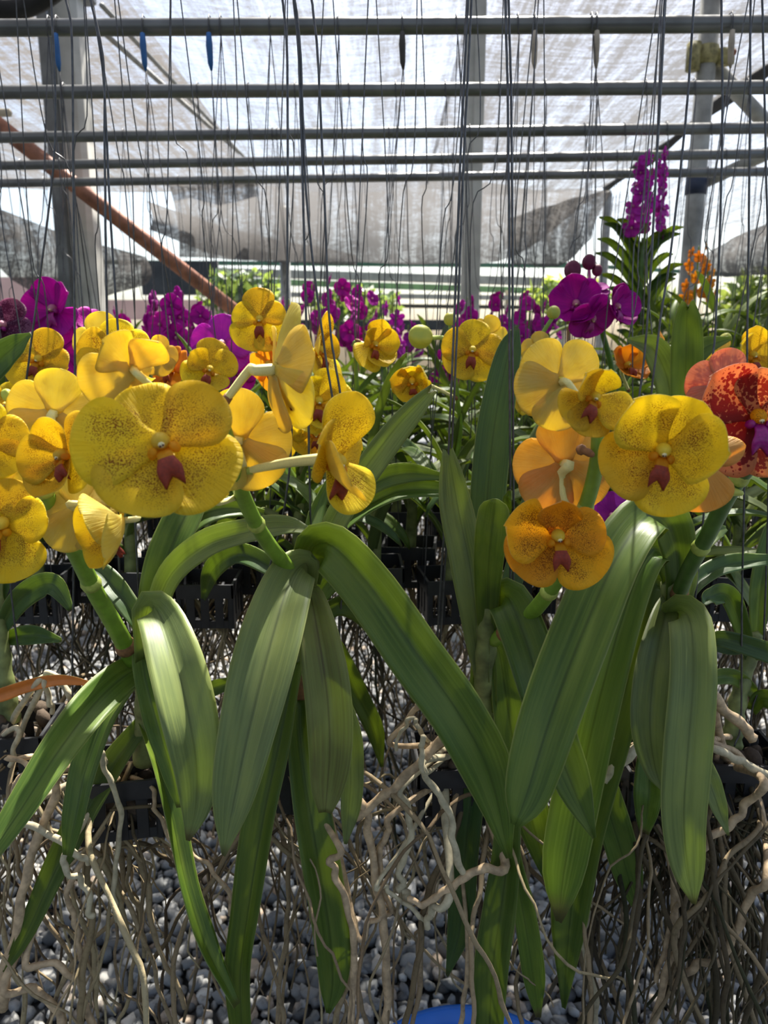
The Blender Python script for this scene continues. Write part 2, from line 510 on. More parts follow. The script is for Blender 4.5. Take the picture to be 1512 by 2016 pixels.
M['root_dark'] = island_mat('mossy_root', [(0.0, (0.04, 0.034, 0.017)), (0.35, (0.11, 0.08, 0.045)), (0.6, (0.03, 0.034, 0.014)), (0.82, (0.28, 0.21, 0.12)), (1.0, (0.06, 0.048, 0.028))], 0.85, 90.0)
M['root_pale'] = simple('pale_root', (0.46, 0.40, 0.26), 0.7, var=0.25, scale=120, bump=0.3)
M['root_tan'] = simple('tan_root', (0.44, 0.32, 0.19), 0.75, var=0.35, scale=110, bump=0.4)
M['wire'] = simple('galvanised_wire', (0.10, 0.10, 0.105), 0.42, metal=0.75, var=0.3, scale=120)
M['black'] = simple('black_plastic', (0.014, 0.015, 0.018), 0.42, var=0.3, scale=60)
M['pipe'] = simple('grey_galvanised_pipe', (0.155, 0.16, 0.16), 0.42, metal=0.55, var=0.25, scale=14)
M['pipe_w'] = simple('weathered_pipe', (0.30, 0.30, 0.28), 0.6, metal=0.2, var=0.3, scale=20)
M['rust'] = simple('rusty_brown_pipe', (0.30, 0.125, 0.075), 0.65, metal=0.1, var=0.4, scale=25)
M['concrete'] = simple('weathered_concrete', (0.50, 0.49, 0.45), 0.85, var=0.22, scale=9, bump=0.3)
M['olive'] = simple('olive_clamp', (0.28, 0.25, 0.11), 0.6, var=0.5, scale=60)
M['tape_blue'] = simple('blue_tape', (0.015, 0.12, 0.36), 0.45, var=0.2)
M['tape_navy'] = simple('navy_tape', (0.015, 0.025, 0.06), 0.5, var=0.2)
M['tape_tan'] = simple('tan_sleeve', (0.42, 0.36, 0.28), 0.6, var=0.3)
M['tape_dark'] = simple('dark_sleeve', (0.05, 0.045, 0.04), 0.6, var=0.3)
M['blue'] = simple('blue_plastic', (0.02, 0.16, 0.62), 0.35, var=0.12, scale=12)
M['water'] = simple('dark_water', (0.03, 0.04, 0.045), 0.06, var=0.2)
M['net_c'] = net_mat('shade_net_thin', 0.54, (0.085, 0.087, 0.092), contrast=0.42)
M['net_r'] = net_mat('shade_net_dense', 0.76, (0.075, 0.074, 0.074), contrast=0.40)
M['net_l'] = net_mat('shade_net_old', 0.79, (0.08, 0.074, 0.068), contrast=0.40)
M['net_d'] = net_mat('shade_net_curtain', 0.91, (0.075, 0.072, 0.07), contrast=0.26)
M['rope'] = simple('black_rope', (0.012, 0.012, 0.013), 0.8, var=0.3)
M['stone'] = island_mat('slate_stone', [(0.0, (0.13, 0.135, 0.135)), (0.25, (0.25, 0.255, 0.255)), (0.42, (0.06, 0.062, 0.063)), (0.6, (0.38, 0.38, 0.37)), (0.72, (0.16, 0.165, 0.167)), (0.86, (0.62, 0.60, 0.55)), (0.93, (0.48, 0.36, 0.25)), (1.0, (0.13, 0.135, 0.135))], 0.5, 120.0)
M['ground'] = island_mat('gravel_bed', [(0.0, (0.075, 0.08, 0.085)), (1.0, (0.075, 0.08, 0.085))], 0.9, 28.0)
M['shed'] = simple('weathered_timber', (0.42, 0.38, 0.30), 0.8, var=0.3, scale=6)
M['shed_green'] = simple('green_frame', (0.07, 0.16, 0.09), 0.7, var=0.3, scale=6)
M['shed_dark'] = simple('dark_panel', (0.045, 0.045, 0.042), 0.8, var=0.3, scale=6)
M['salmon'] = simple('salmon_sheet', (0.75, 0.45, 0.36), 0.7, var=0.1, scale=3)

# ================================================================== THE SETTING
# ---- ground with gravel
fl = mkw('floor', [(-9, -1.5, -0.012), (9, -1.5, -0.012), (9, 30, -0.012), (-9, 30, -0.012)], [(0, 1, 2, 3)], M['ground'])
tag(fl, 'ground bed of grey slate gravel under the hanging orchids', None, None, 'structure')

PHI = (1 + 5 ** 0.5) / 2
ICO_V = np.array([(-1, PHI, 0), (1, PHI, 0), (-1, -PHI, 0), (1, -PHI, 0), (0, -1, PHI), (0, 1, PHI), (0, -1, -PHI), (0, 1, -PHI), (PHI, 0, -1), (PHI, 0, 1), (-PHI, 0, -1), (-PHI, 0, 1)]) / (1 + PHI ** 2) ** 0.5
ICO_F = np.array([(0, 11, 5), (0, 5, 1), (0, 1, 7), (0, 7, 10), (0, 10, 11), (1, 5, 9), (5, 11, 4), (11, 10, 2), (10, 7, 6), (7, 1, 8), (3, 9, 4), (3, 4, 2), (3, 2, 6), (3, 6, 8), (3, 8, 9), (4, 9, 5), (2, 4, 11), (6, 2, 10), (8, 6, 7), (9, 8, 1)])

def rotmats(n):
    q = rng.normal(size=(n, 4)); q /= np.linalg.norm(q, axis=1)[:, None]
    w, x, y, z = q.T
    return np.stack([np.stack([1 - 2 * (y * y + z * z), 2 * (x * y - z * w), 2 * (x * z + y * w)], -1),
                     np.stack([2 * (x * y + z * w), 1 - 2 * (x * x + z * z), 2 * (y * z - x * w)], -1),
                     np.stack([2 * (x * z - y * w), 2 * (y * z + x * w), 1 - 2 * (x * x + y * y)], -1)], 1)

def gravel():
    xs, ys = [], []
    sp = 0.0225
    Yv = np.arange(1.05, 6.2, sp)
    for Y in Yv:
        hw = 0.62 * Y + 0.25
        k = sp * (1 + max(0, (Y - 2.6)) * 0.16)
        x = np.arange(-hw, hw, k)
        xs.append(x + rng.uniform(-0.4, 0.4, len(x)) * k); ys.append(Y + rng.uniform(-0.4, 0.4, len(x)) * sp)
    x = np.concatenate(xs); y = np.concatenate(ys)
    n = len(x)
    size = rng.uniform(0.009, 0.0205, n) * (1 + np.maximum(0, y - 2.6) * 0.1)
    size[rng.random(n) < 0.04] *= 1.35
    z = rng.uniform(-0.006, 0.008, n)
    # the 300 that show largest: those nearest the lower edge of the picture
    d = np.array([ray(0, 2016)[1], ray(0, 2016)[2]])
    hw = 0.5 * y
    infr = (np.abs(x) < 0.62 * (y + 0.25) * 0.78) & (y > 1.27)
    score = np.where(infr, size / (y + 0.3), 0)
    order = np.argsort(-score)
    pick, rest = order[:300], order[300:]
    var = []
    for k in range(8):
        v = ICO_V * (1 + rng.uniform(-0.34, 0.3, (12, 1))) * np.array([1.25, 1.0, 0.72])
        var.append(mesh('stone', v, ICO_F, M['stone'], smooth=False))
    for i, k in enumerate(pick):
        R = Matrix.Rotation(rng.uniform(0, 6.28), 4, 'Z') @ Matrix.Rotation(rng.uniform(-0.6, 0.6), 4, 'X') @ Matrix.Rotation(rng.uniform(-0.6, 0.6), 4, 'Y')
        put('stone', var[i % 8], fl, Matrix.Translation((x[k], y[k], z[k] + 0.004)) @ R @ Matrix.Scale(size[k] * 1.05, 4))
    m = len(rest)
    V = ICO_V[None] * (1 + rng.uniform(-0.34, 0.3, (m, 12, 1))) * np.array([1.25, 1.0, 0.72]) * size[rest][:, None, None]
    Rm = rotmats(m)
    V = np.einsum('nij,nkj->nki', Rm, V)
    V = V + np.stack([x[rest], y[rest], z[rest]], -1)[:, None, :]
    F = (ICO_F[None] + (np.arange(m) * 12)[:, None, None]).reshape(-1, 3)
    o = mkw('gravel', V.reshape(-1, 3), F, M['stone'], fl, smooth=False)
    tag(o, 'grey and blue slate gravel with a few pale stones', None, None, 'stuff')

gravel()

# ---- overhead pipes (orchids hang from them)
PZ = 1.82
PIPE_PX = [(55, 47), (182, 172), (271, 252), (326, 303), (361, 338)]
def line_at(a, b):
    p, q = Pz(0, a, PZ), Pz(1512, b, PZ)
    s = (q[1] - p[1]) / (q[0] - p[0])
    return p[1] - s * p[0], s
PIPES = [line_at(a, b) for a, b in PIPE_PX]
s0 = PIPES[0][1]
PIPES = [(PIPES[0][0] - 0.75, s0), (PIPES[0][0] - 0.375, s0)] + PIPES

def pipe_y(k, x):
    return PIPES[k][0] + PIPES[k][1] * x

ORD = ['carrying the front orchids', 'carrying the second row of orchids', 'with blue and tan sleeves on its hooks', 'next behind the one with coloured sleeves', 'midway under the shade net', 'second from the far end of the pipe rack', 'at the far end of the pipe rack']
for k, (a, s) in enumerate(PIPES):
    xs = np.linspace(-3.6, 3.6, 3)
    V, F = tube([(x, a + s * x, PZ) for x in xs], [0.0145] * 3, 14)
    mk = mkw('overhead_pipe', V, F, M['pipe'])
    tag(mk, 'long grey steel hanger pipe ' + ORD[k], 'pipe', 'hanger pipes under the shade net')

def rod(name, a, b, r, mat, sides=12, parent=None):
    V, F = tube(np.array([a, (np.array(a) + np.array(b)) / 2, b]), [r] * 3, sides)
    return mkw(name, V, F, mat, parent)

# ---- posts
def post_at(name, px, py, Y, r, ztop, mat, label, square=False):
    p = P(px, py, Y)
    t = thing(name, (p[0], p[1], 0), label, 'post')
    if square:
        V, F = box((p[0], p[1], ztop / 2), (2 * r, 2 * r, ztop), bev=0.16)
        mkw('shaft', V, F, mat, t, smooth=False)
    else:
        V, F = tube([(p[0], p[1], 0), (p[0], p[1], ztop / 2), (p[0], p[1], ztop)], [r] * 3, 16)
        mkw('shaft', V, F, mat, t)
    V, F = box((p[0], p[1], 0.02), (r * 4, r * 4, 0.06))
    mkw('footing', V, F, M['concrete'], t, smooth=False)
    return t, p

lp, lpp = post_at('post', 150, 300, 3.35, 0.062, 2.585, M['concrete'], 'thick weathered square concrete post beside the rusty brace', True)
V, F = box((lpp[0], lpp[1], 2.595), (0.2, 0.2, 0.03)); mkw('cap_plate', V, F, M['pipe'], lp, smooth=False)
V, F = box((lpp[0] - 0.05, lpp[1] - 0.03, 1.31), (0.045, 0.16, 2.6), bev=0.1); mkw('flange', V, F, M['pipe'], lp, smooth=False)
mp_, mpp_ = post_at('post', 931, 300, 3.18, 0.0355, 2.545, M['concrete'], 'pale grey concrete post standing behind the paired hanging wires', True)
V, F = box((mpp_[0], mpp_[1], 2.552), (0.12, 0.12, 0.024)); mkw('cap_plate', V, F, M['pipe'], mp_, smooth=False)
V, F = box((mpp_[0] + 0.015, mpp_[1] - 0.038, 1.27), (0.038, 0.016, 2.54)); mkw('rib', V, F, M['concrete'], mp_, smooth=False)
rp, rpp = post_at('post', 1380, 250, 3.05, 0.034, 2.50, M['pipe_w'], 'round grey steel post with olive clamp and navy tape')
q = P(1374, 365, 3.05)
V, F = tube([(rpp[0], rpp[1], q[2] - 0.032), (rpp[0], rpp[1], q[2]), (rpp[0], rpp[1], q[2] + 0.032)], [0.0375] * 3, 16); mkw('tape_band', V, F, M['tape_navy'], rp)
q = P(1390, 110, 3.05)
V, F = tube([(rpp[0], rpp[1], q[2] - 0.028), (rpp[0], rpp[1], q[2]), (rpp[0], rpp[1], q[2] + 0.028)], [0.041, 0.045, 0.041], 16); cl = mkw('clamp', V, F, M['olive'], rp)
V, F = box((rpp[0] - 0.055, rpp[1] - 0.02, q[2] - 0.01), (0.045, 0.05, 0.09), bev=0.3); mkw('clamp_lug', V, F, M['olive'], cl)
V, F = box((rpp[0] + 0.06, rpp[1] - 0.02, q[2] - 0.01), (0.06, 0.045, 0.05), bev=0.3); mkw('clamp_lug', V, F, M['olive'], cl)
V, F = sphere((rpp[0] + 0.075, rpp[1] - 0.05, q[2] - 0.005), 0.011); mkw('bolt', V, F, M['rust'], cl)
bp_, bpp = post_at('post', 560, 480, 7.6, 0.05, 2.5, M['pipe_w'], 'slim pale post far off under the hanging net curtain')
post_at('post', 1192, 470, 6.6, 0.035, 2.45, M['pipe_w'], 'slim grey post far off beside the tall lilac orchid')

# ---- braces
o = rod('brace', P(-90, 178, 2.98), P(470, 618, 3.42), 0.030, M['rust']); tag(o, 'slanting rusty brown pipe running down past the concrete post', 'brace')
o = rod('brace', P(1392, 118, 3.1), P(1590, 330, 3.2), 0.028, M['pipe_w']); tag(o, 'grey diagonal brace bolted into the olive clamp', 'brace')
o = rod('brace', P(1372, 366, 3.1), P(1600, 262, 2.8), 0.022, M['pipe_w']); tag(o, 'pale diagonal brace rising from the navy tape', 'brace')
o = rod('batten', P(-30, 222, 3.6), P(20, 222, 3.6), 0.017, M['shed']); tag(o, 'short wooden batten end sticking in beside the rusty brace', 'batten')

# ---- roof and curtain nets
def net(name, xs, ys, zf, mat, label, group=None, sag=0.05, nx=12, ny=24, thick=0.0012):
    G = np.zeros((ny, nx, 3))
    for i, v in enumerate(np.linspace(0, 1, ny)):
        for j, u in enumerate(np.linspace(0, 1, nx)):
            Y = ys[0] + (ys[1] - ys[0]) * v
            x0 = xs[0] + (xs[2] - xs[0]) * v if len(xs) == 4 else xs[0]
            x1 = xs[1] + (xs[3] - xs[1]) * v if len(xs) == 4 else xs[1]
            X = x0 + (x1 - x0) * u
            G[i, j] = (X, Y, zf(X, Y) - sag * math.sin(math.pi * u) * (1 + 0.4 * math.sin(Y * 2.1 + X)))
    F = [(i * nx + j, i * nx + j + 1, (i + 1) * nx + j + 1, (i + 1) * nx + j) for i in range(ny - 1) for j in range(nx - 1)]
    o = mkw(name, G.reshape(-1, 3), F, mat)
    tag(o, label, 'shade net', group)
    return o

roof = lambda X, Y: 2.58 - 0.012 * max(0, Y - 3)
net('shade_net', (-1.03, 0.36), (-2.5, 6.7), roof, M['net_c'], 'bright thin shade net strip stretched overhead between two seams')
net('shade_net', (0.34, 1.86), (-2.5, 6.9), lambda X, Y: roof(X, Y) + 0.014, M['net_r'], 'dense grey shade net overhead with a black roped edge')
net('shade_net', (-3.75, -1.07), (-2.5, 7.2), lambda X, Y: roof(X, Y) + 0.09, M['net_l'], 'brownish old shade net overhead around the concrete post')
net('shade_net', (2.35, 5.6), (2.0, 9.5), lambda X, Y: 2.75 - 0.10 * (X - 2.3), M['net_c'], 'whitish slack shade net beyond the round steel post')
net('shade_net', (-6.5, -3.95), (-2.0, 9.0), lambda X, Y: 2.45 + 0.12 * (X + 3.9), M['net_l'], 'far side shade net beyond the rusty brace')
# rolled rope edge
V, F = tube(spline([(1.87, Y, roof(0, Y) + 0.015 * math.sin(Y * 3)) for Y in np.linspace(-2.5, 6.9, 14)], 50), [0.032 + 0.012 * math.sin(i * 0.9) for i in range(50)], 8)
tag(mkw('edge_rope', V, F, M['rope']), 'thick black roped hem along the dense net edge', 'rope')
V, F = tube(spline([P(-80, 12, 2.6), P(20, 18, 2.6), P(70, 5, 2.55), P(120, -30, 2.5)], 14), [0.03] * 14, 8)
tag(mkw('net_roll', V, F, M['rope']), 'rolled black net bundle overhead by the concrete post', 'net roll')
# ridge wires under the net strips
for i, (px0, py0, px1, py1, w) in enumerate([(200, 60, 470, 300, 0.012), (200, 10, 500, 330, 0.010)]):
    o = rod('roof_cable', Pz(px0, py0, 2.5), Pz(px1, py1, 2.5), w, M['pipe_w'])
    tag(o, ('thicker pale cable slanting below the net seam', 'thinner pale cable close along the net seam')[i], 'cable', 'cables beneath the net seam')

def drape(name, top, bot, Y0, Y1, mat, label, nx=26, ny=12, fold=0.05):
    """hanging cloth between two pixel polylines at a real distance, with folds in depth"""
    T = spline([P(x, y, Y0) for x, y in top], nx); B = spline([P(x, y, Y1) for x, y in bot], nx)
    G = np.zeros((ny, nx, 3))
    for i, v in enumerate(np.linspace(0, 1, ny)):
        for j in range(nx):
            p = T[j] * (1 - v) + B[j] * v
            p = p + np.array([0, fold * math.sin(j * 1.35 + v * 1.5) + 0.12 * math.sin(math.pi * v), 0])
            G[i, j] = p
    F = [(i * nx + j, i * nx + j + 1, (i + 1) * nx + j + 1, (i + 1) * nx + j) for i in range(ny - 1) for j in range(nx - 1)]
    return tag(mkw(name, G.reshape(-1, 3), F, mat), label, 'shade net')

drape('net_curtain', [(330, 352), (500, 350), (700, 352), (900, 356), (1060, 372), (1200, 372)], [(350, 505), (480, 512), (640, 515), (850, 520), (1010, 505), (1160, 395)], 7.0, 7.2, M['net_d'], 'grey shade net curtain hanging low behind the pale concrete post')
drape('net_curtain', [(1000, 430), (1080, 405), (1150, 385), (1210, 372)], [(1010, 520), (1070, 525), (1110, 520), (1165, 470)], 6.4, 6.4, M['net_d'], 'dark bunched net gathered beside the slim grey post', nx=16)
drape('net_curtain', [(-120, 380), (0, 412), (130, 462), (285, 505)], [(-120, 440), (20, 545), (130, 603), (282, 560)], 5.0, 5.0, M['net_d'], 'sagging grey net hanging like a sack beside the concrete post', nx=20)
drape('net_curtain', [(1392, 500), (1440, 470), (1512, 440), (1640, 400)], [(1392, 545), (1440, 545), (1512, 540), (1640, 540)], 6.0, 6.0, M['net_d'], 'sloping grey net low beyond the orange orchid', nx=16)
drape('net_curtain', [(290, 395), (420, 440), (540, 470), (700, 500)], [(290, 450), (420, 500), (540, 516), (700, 522)], 7.40, 7.40, M['net_d'], 'far low net sloping behind the rusty brace', nx=16)

# ---- far shed with rails behind the rows
sh = thing('open_shed', (0, 11, 0), 'distant open shed of pale rails and dark panels behind the orchids', 'shed')
def beam(name, x0, y0, x1, y1, Y, h, mat):
    a, b = P(x0, y0, Y), P(x1, y1, Y)
    c = (a + b) / 2
    d = b - a
    L = np.linalg.norm(d)
    ang = math.atan2(d[2], d[0])
    R = np.array([[math.cos(ang), 0, -math.sin(ang)], [0, 1, 0], [math.sin(ang), 0, math.cos(ang)]])
    V, F = box(c, (L, 0.08, h), R)
    return mkw(name, V, F, mat, sh, smooth=False)
beam('rail', 180, 516, 1180, 524, 11, 0.05, M['shed_green'])
beam('rail', 430, 536, 1100, 556, 11, 0.11, M['shed'])
beam('rail', 430, 552, 1100, 574, 11.2, 0.08, M['shed_green'])
beam('rail', 560, 580, 1120, 588, 11, 0.06, M['shed'])
beam('rail', 560, 600, 1120, 606, 11.3, 0.05, M['shed_dark'])
beam('rail', 480, 640, 1120, 640, 11, 0.14, M['shed_dark'])
beam('rail', 1100, 520, 1512, 545, 12, 0.05, M['shed_green'])
a = P(355, 548, 10.5); V, F = box(a, (1.0, 0.1, 0.42)); mkw('dark_panel', V, F, M['shed_dark'], sh, smooth=False)
a = P(340, 610, 12.5); V, F = box(a, (3.4, 0.05, 0.30)); mkw('salmon_sheet', V, F, M['salmon'], sh, smooth=False)
a = P(20, 585, 12.5); V, F = box(a, (1.6, 0.05, 0.6)); mkw('salmon_sheet', V, F, M['salmon'], sh, smooth=False)
for px in (455, 700, 1000, 1110):
    a = P(px, 570, 11.1); V, F = box((a[0], a[1], 1.0), (0.07, 0.07, 2.0)); mkw('upright', V, F, M['shed'], sh, smooth=False)

# ---- shrubs beyond the shed
def shrub(px, py, Y, w, h, seed, label, mat):
    r = np.random.default_rng(seed)
    c = P(px, py, Y)
    t = thing('shrub', (c[0], c[1], 0), label, 'shrub', 'shrubs beyond the shed')
    V, F = tube(spline([(c[0], c[1], 0), (c[0] + 0.03, c[1], c[2] * 0.5), (c[0], c[1], c[2])], 8), 0.03, 8)
    mkw('trunk', V, F, M['stump'], t)
    n = 420
    d = r.normal(size=(n, 3)); d /= np.linalg.norm(d, axis=1)[:, None]
    ctr = c + d * np.array([w, w * 0.7, h]) * (r.random((n, 1)) ** 0.4)
    q = r.normal(size=(n, 3)); q /= np.linalg.norm(q, axis=1)[:, None]
    p2 = np.cross(q, d); p2 /= np.linalg.norm(p2, axis=1)[:, None]
    L = r.uniform(0.06, 0.13, (n, 1))
    Vs = np.stack([ctr - q * L, ctr + p2 * L * 0.35, ctr + q * L, ctr - p2 * L * 0.35], 1)
    F = np.arange(n * 4).reshape(n, 4)
    uv = np.tile(np.array([(0.5, 0), (1, 0.5), (0.5, 0.9), (0, 0.5)]), (n, 1))
    tag(mkw('foliage', Vs.reshape(-1, 3), F, M[mat], t, uvs=uv), None, None, None, 'stuff')
shrub(470, 575, 9.6, 0.55, 0.28, 1, 'loose green shrub beyond the foot of the rusty brace', 'leaf_deep')
shrub(700, 600, 9.9, 0.6, 0.22, 2, 'low green shrub behind the distant purple racemes', 'leaf_deep')
shrub(1120, 590, 9.2, 0.5, 0.28, 3, 'green shrub behind the plum-budded magenta orchid', 'leaf')
shrub(1285, 620, 8.6, 0.36, 0.3, 4, 'bright green shrub behind the tall lilac raceme', 'leaf')
shrub(1490, 600, 8.4, 0.40, 0.4, 5, 'bushy green shrub beyond the small orange raceme', 'leaf')

# ---- blue tub on the gravel
rimz = 0.31
apex = Pz(908, 1970, rimz)
rr = 0.172
tubc = np.array([apex[0], apex[1] - rr, 0.0])
tb = thing('plastic_tub', tubc, 'round bright blue plastic tub standing on the gravel', 'tub')
def lathe(prof, n=48):
    V = [(r * math.cos(2 * math.pi * j / n), r * math.sin(2 * math.pi * j / n), z) for r, z in prof for j in range(n)]
    F = [(i * n + j, i * n + (j + 1) % n, (i + 1) * n + (j + 1) % n, (i + 1) * n + j) for i in range(len(prof) - 1) for j in range(n)]
    return np.array(V), F
V, F = lathe([(0.001, 0.012), (0.125, 0.012), (rr - 0.022, rimz - 0.03), (rr - 0.012, rimz - 0.004), (rr - 0.006, rimz), (rr, rimz - 0.006), (rr, rimz - 0.022), (rr - 0.016, rimz - 0.03), (0.13, 0.0), (0.001, 0.0)])
mkw('tub_body', V + tubc, F, M['blue'], tb)
V, F = lathe([(0.001, 0.2), (0.143, 0.2)]); mkw('water', V + tubc, F, M['water'], tb)

# ================================================================== ORCHID PIECES
# ---- petals (unit length, base at origin, +Y outward, +Z front)
PET = {}
SHAPE = {  # half width, lengthwise bend deg, cup across, wave, twist deg, base
    'dor': (0.52, -6, 0.08, 0.06, 0, 0.34), 'pet': (0.56, 6, 0.05, 0.08, 8, 0.26), 'sep': (0.60, 8, 0.08, 0.06, 0, 0.32),
    'dorc': (0.53, 40, 0.32, 0.06, 0, 0.34), 'dorr': (0.52, -50, -0.2, 0.07, 0, 0.3), 'petc': (0.55, 35, 0.32, 0.08, 10, 0.26),
    'petr': (0.54, -45, -0.15, 0.09, -12, 0.26), 'sepc': (0.60, 38, 0.30, 0.06, 0, 0.32), 'sepr': (0.58, -35, -0.15, 0.07, 0, 0.32),
    'fold': (0.50, 10, 0.9, 0.05, 0, 0.3), 'nar': (0.33, 12, 0.45, 0.04, 0, 0.35), 'tw': (0.50, 20, 0.25, 0.10, 70, 0.26),
    'ham': (0.55, 95, 0.25, 0.06, 0, 0.3), 'back': (0.52, -100, -0.2, 0.06, 0, 0.3),
}
def petal_grid(shape, ns=14, nu=9):
    W, bend, cup, wave, twist, base = SHAPE[shape]
    G = np.zeros((ns + 1, nu, 3)); H = np.zeros_like(G); UV = np.zeros((ns + 1, nu, 2))
    y = z = 0.0; ps = 0.0
    for i in range(ns + 1):
        s = math.sin(math.pi / 2 * i / ns)
        th = bend * D2R * (s + ps) / 2
        y += (s - ps) * math.cos(th); z += (s - ps) * math.sin(th); ps = s
        m = 0.60
        if s < m:
            q = s / m; half = W * (base + (1 - base) * (q * q * (3 - 2 * q)) ** 0.8)
        else:
            half = W * math.sqrt(max(0.0, 1 - ((s - m) / (1 - m)) ** 2)) if i < ns else 0.004
        th = bend * D2R * s; tw = twist * D2R * s
        for j in range(nu):
            u = -1 + 2 * j / (nu - 1)
            x = u * half
            h = cup * half * u * u + wave * math.sin(s * 9 + u * 2.3) * u * u * s * 0.6 - 0.02 * math.exp(-(u / 0.18) ** 2) * math.sin(math.pi * s)
            xx = x * math.cos(tw) - h * math.sin(tw); hh = x * math.sin(tw) + h * math.cos(tw)
            G[i, j] = (xx, y - hh * math.sin(th), z + hh * math.cos(th))
            e = 0.016 * (1 - 0.6 * abs(u)) + 0.004
            H[i, j] = (xx, y + (e - 0) * math.sin(th) - hh * math.sin(th), z + hh * math.cos(th) - e * math.cos(th))
            UV[i, j] = (x, s)
    return G, H, UV

KIND = {'Y': ('yel', 'yel_b', 'column', 'lip_red', 'pedicel'), 'O': ('ora', 'ora_b', 'column', 'lip_red', 'pedicel'), 'T': ('tan', 'ora_b', 'column', 'lip_red', 'pedicel'),
        'M': ('mag', 'mag_b', 'column_p', 'lip_mag', 'pedicel_m'), 'L': ('lil', 'lil', 'column_p', 'lip_mag', 'pedicel_m'), 'V': ('vei', 'vei_b', 'column_p', 'lip_mag', 'pedicel_m'),
        'R': ('red', 'red_b', 'ora', 'lip_mag', 'pedicel')}
PET_OF = {'column': 'column'}

def petal_mesh(shape, kind, ns=14, nu=9):
    key = (shape, kind, ns)
    if key not in PET:
        G, H, UV = petal_grid(shape, ns, nu)
        V, F, FM = shell(G, H)
        uv = np.vstack([UV.reshape(-1, 2)] * 2)
        PET[key] = mesh('petal', V, F, [M[KIND[kind][0]], M[KIND[kind][1]]], uvs=uv, fmat=FM)
    return PET[key]

CORE = {}
def core_meshes(kind):
    if kind not in CORE:
        k = KIND[kind]
        R = np.array(Matrix.Rotation(-0.5, 3, 'X'))
        a = sphere((0, 0.0, 0.13), (0.125, 0.125, 0.19), 12, 8, np.array(Matrix.Rotation(0.35, 3, 'X')))
        b = sphere((0, 0.0, 0.02), (0.13, 0.13, 0.05), 12, 6)
        V, F = merge([a, b])
        col = mesh('flower', V, F, M[k[2]], uvs=V[:, :2])
        V, F = sphere((0, -0.095, 0.262), (0.045, 0.05, 0.04), 10, 6)
        cap = mesh('anther_cap', V, F, M['cap'])
        V, F = merge([sphere((-0.018, -0.128, 0.285), 0.018, 7, 5), sphere((0.02, -0.125, 0.288), 0.016, 7, 5)])
        eye = mesh('anther_eye', V, F, M['eye'])
        # lip: throat, two side lobes, and a notched tongue
        path = spline([(0, -0.10, 0.06), (0, -0.17, 0.16), (0, -0.26, 0.21), (0, -0.36, 0.22), (0, -0.47, 0.16)], 12)
        wd = spline([(0.07, 0, 0), (0.075, 0, 0), (0.085, 0, 0), (0.125, 0, 0), (0.10, 0, 0)], 12)[:, 0]
        nu = 7
        G = np.zeros((12, nu, 3)); H = np.zeros_like(G)
        for i in range(12):
            for j in range(nu):
                u = -1 + 2 * j / (nu - 1)
                dy = -0.06 * abs(u) ** 1.5 * (i / 11) ** 4 + 0.05 * (1 - abs(u)) * (i / 11) ** 6
                G[i, j] = path[i] + np.array([u * wd[i], dy, 0.03 * (1 - u * u) + 0.02 * abs(u)])
                H[i, j] = path[i] + np.array([u * wd[i] * 0.9, dy, -0.025])
        V, F, FM = shell(G, H)
        FM = [1 if np.mean([V[i][1] for i in f]) < -0.235 else 0 for f in F]
        s1 = sphere((-0.11, -0.13, 0.13), (0.045, 0.06, 0.075), 8, 6, np.array(Matrix.Rotation(0.5, 3, 'Y')))
        s2 = sphere((0.11, -0.13, 0.13), (0.045, 0.06, 0.075), 8, 6, np.array(Matrix.Rotation(-0.5, 3, 'Y')))
        FM += [0] * (len(s1[1]) + len(s2[1]))
        V, F = merge([(V, F), s1, s2])
        lip = mesh('lip', V, F, [M['throat'] if kind in 'YOT' else M[k[3]], M[k[3]]], uvs=V[:, :2], fmat=FM)
        CORE[kind] = (col, cap, eye, lip)
    return CORE[kind]

STD = [('dor', 90, 1.0, 2), ('pet', 172, 1.0, 6), ('pet', 8, 1.0, 6), ('sep', 232, 1.05, 3), ('sep', 308, 1.05, 3)]

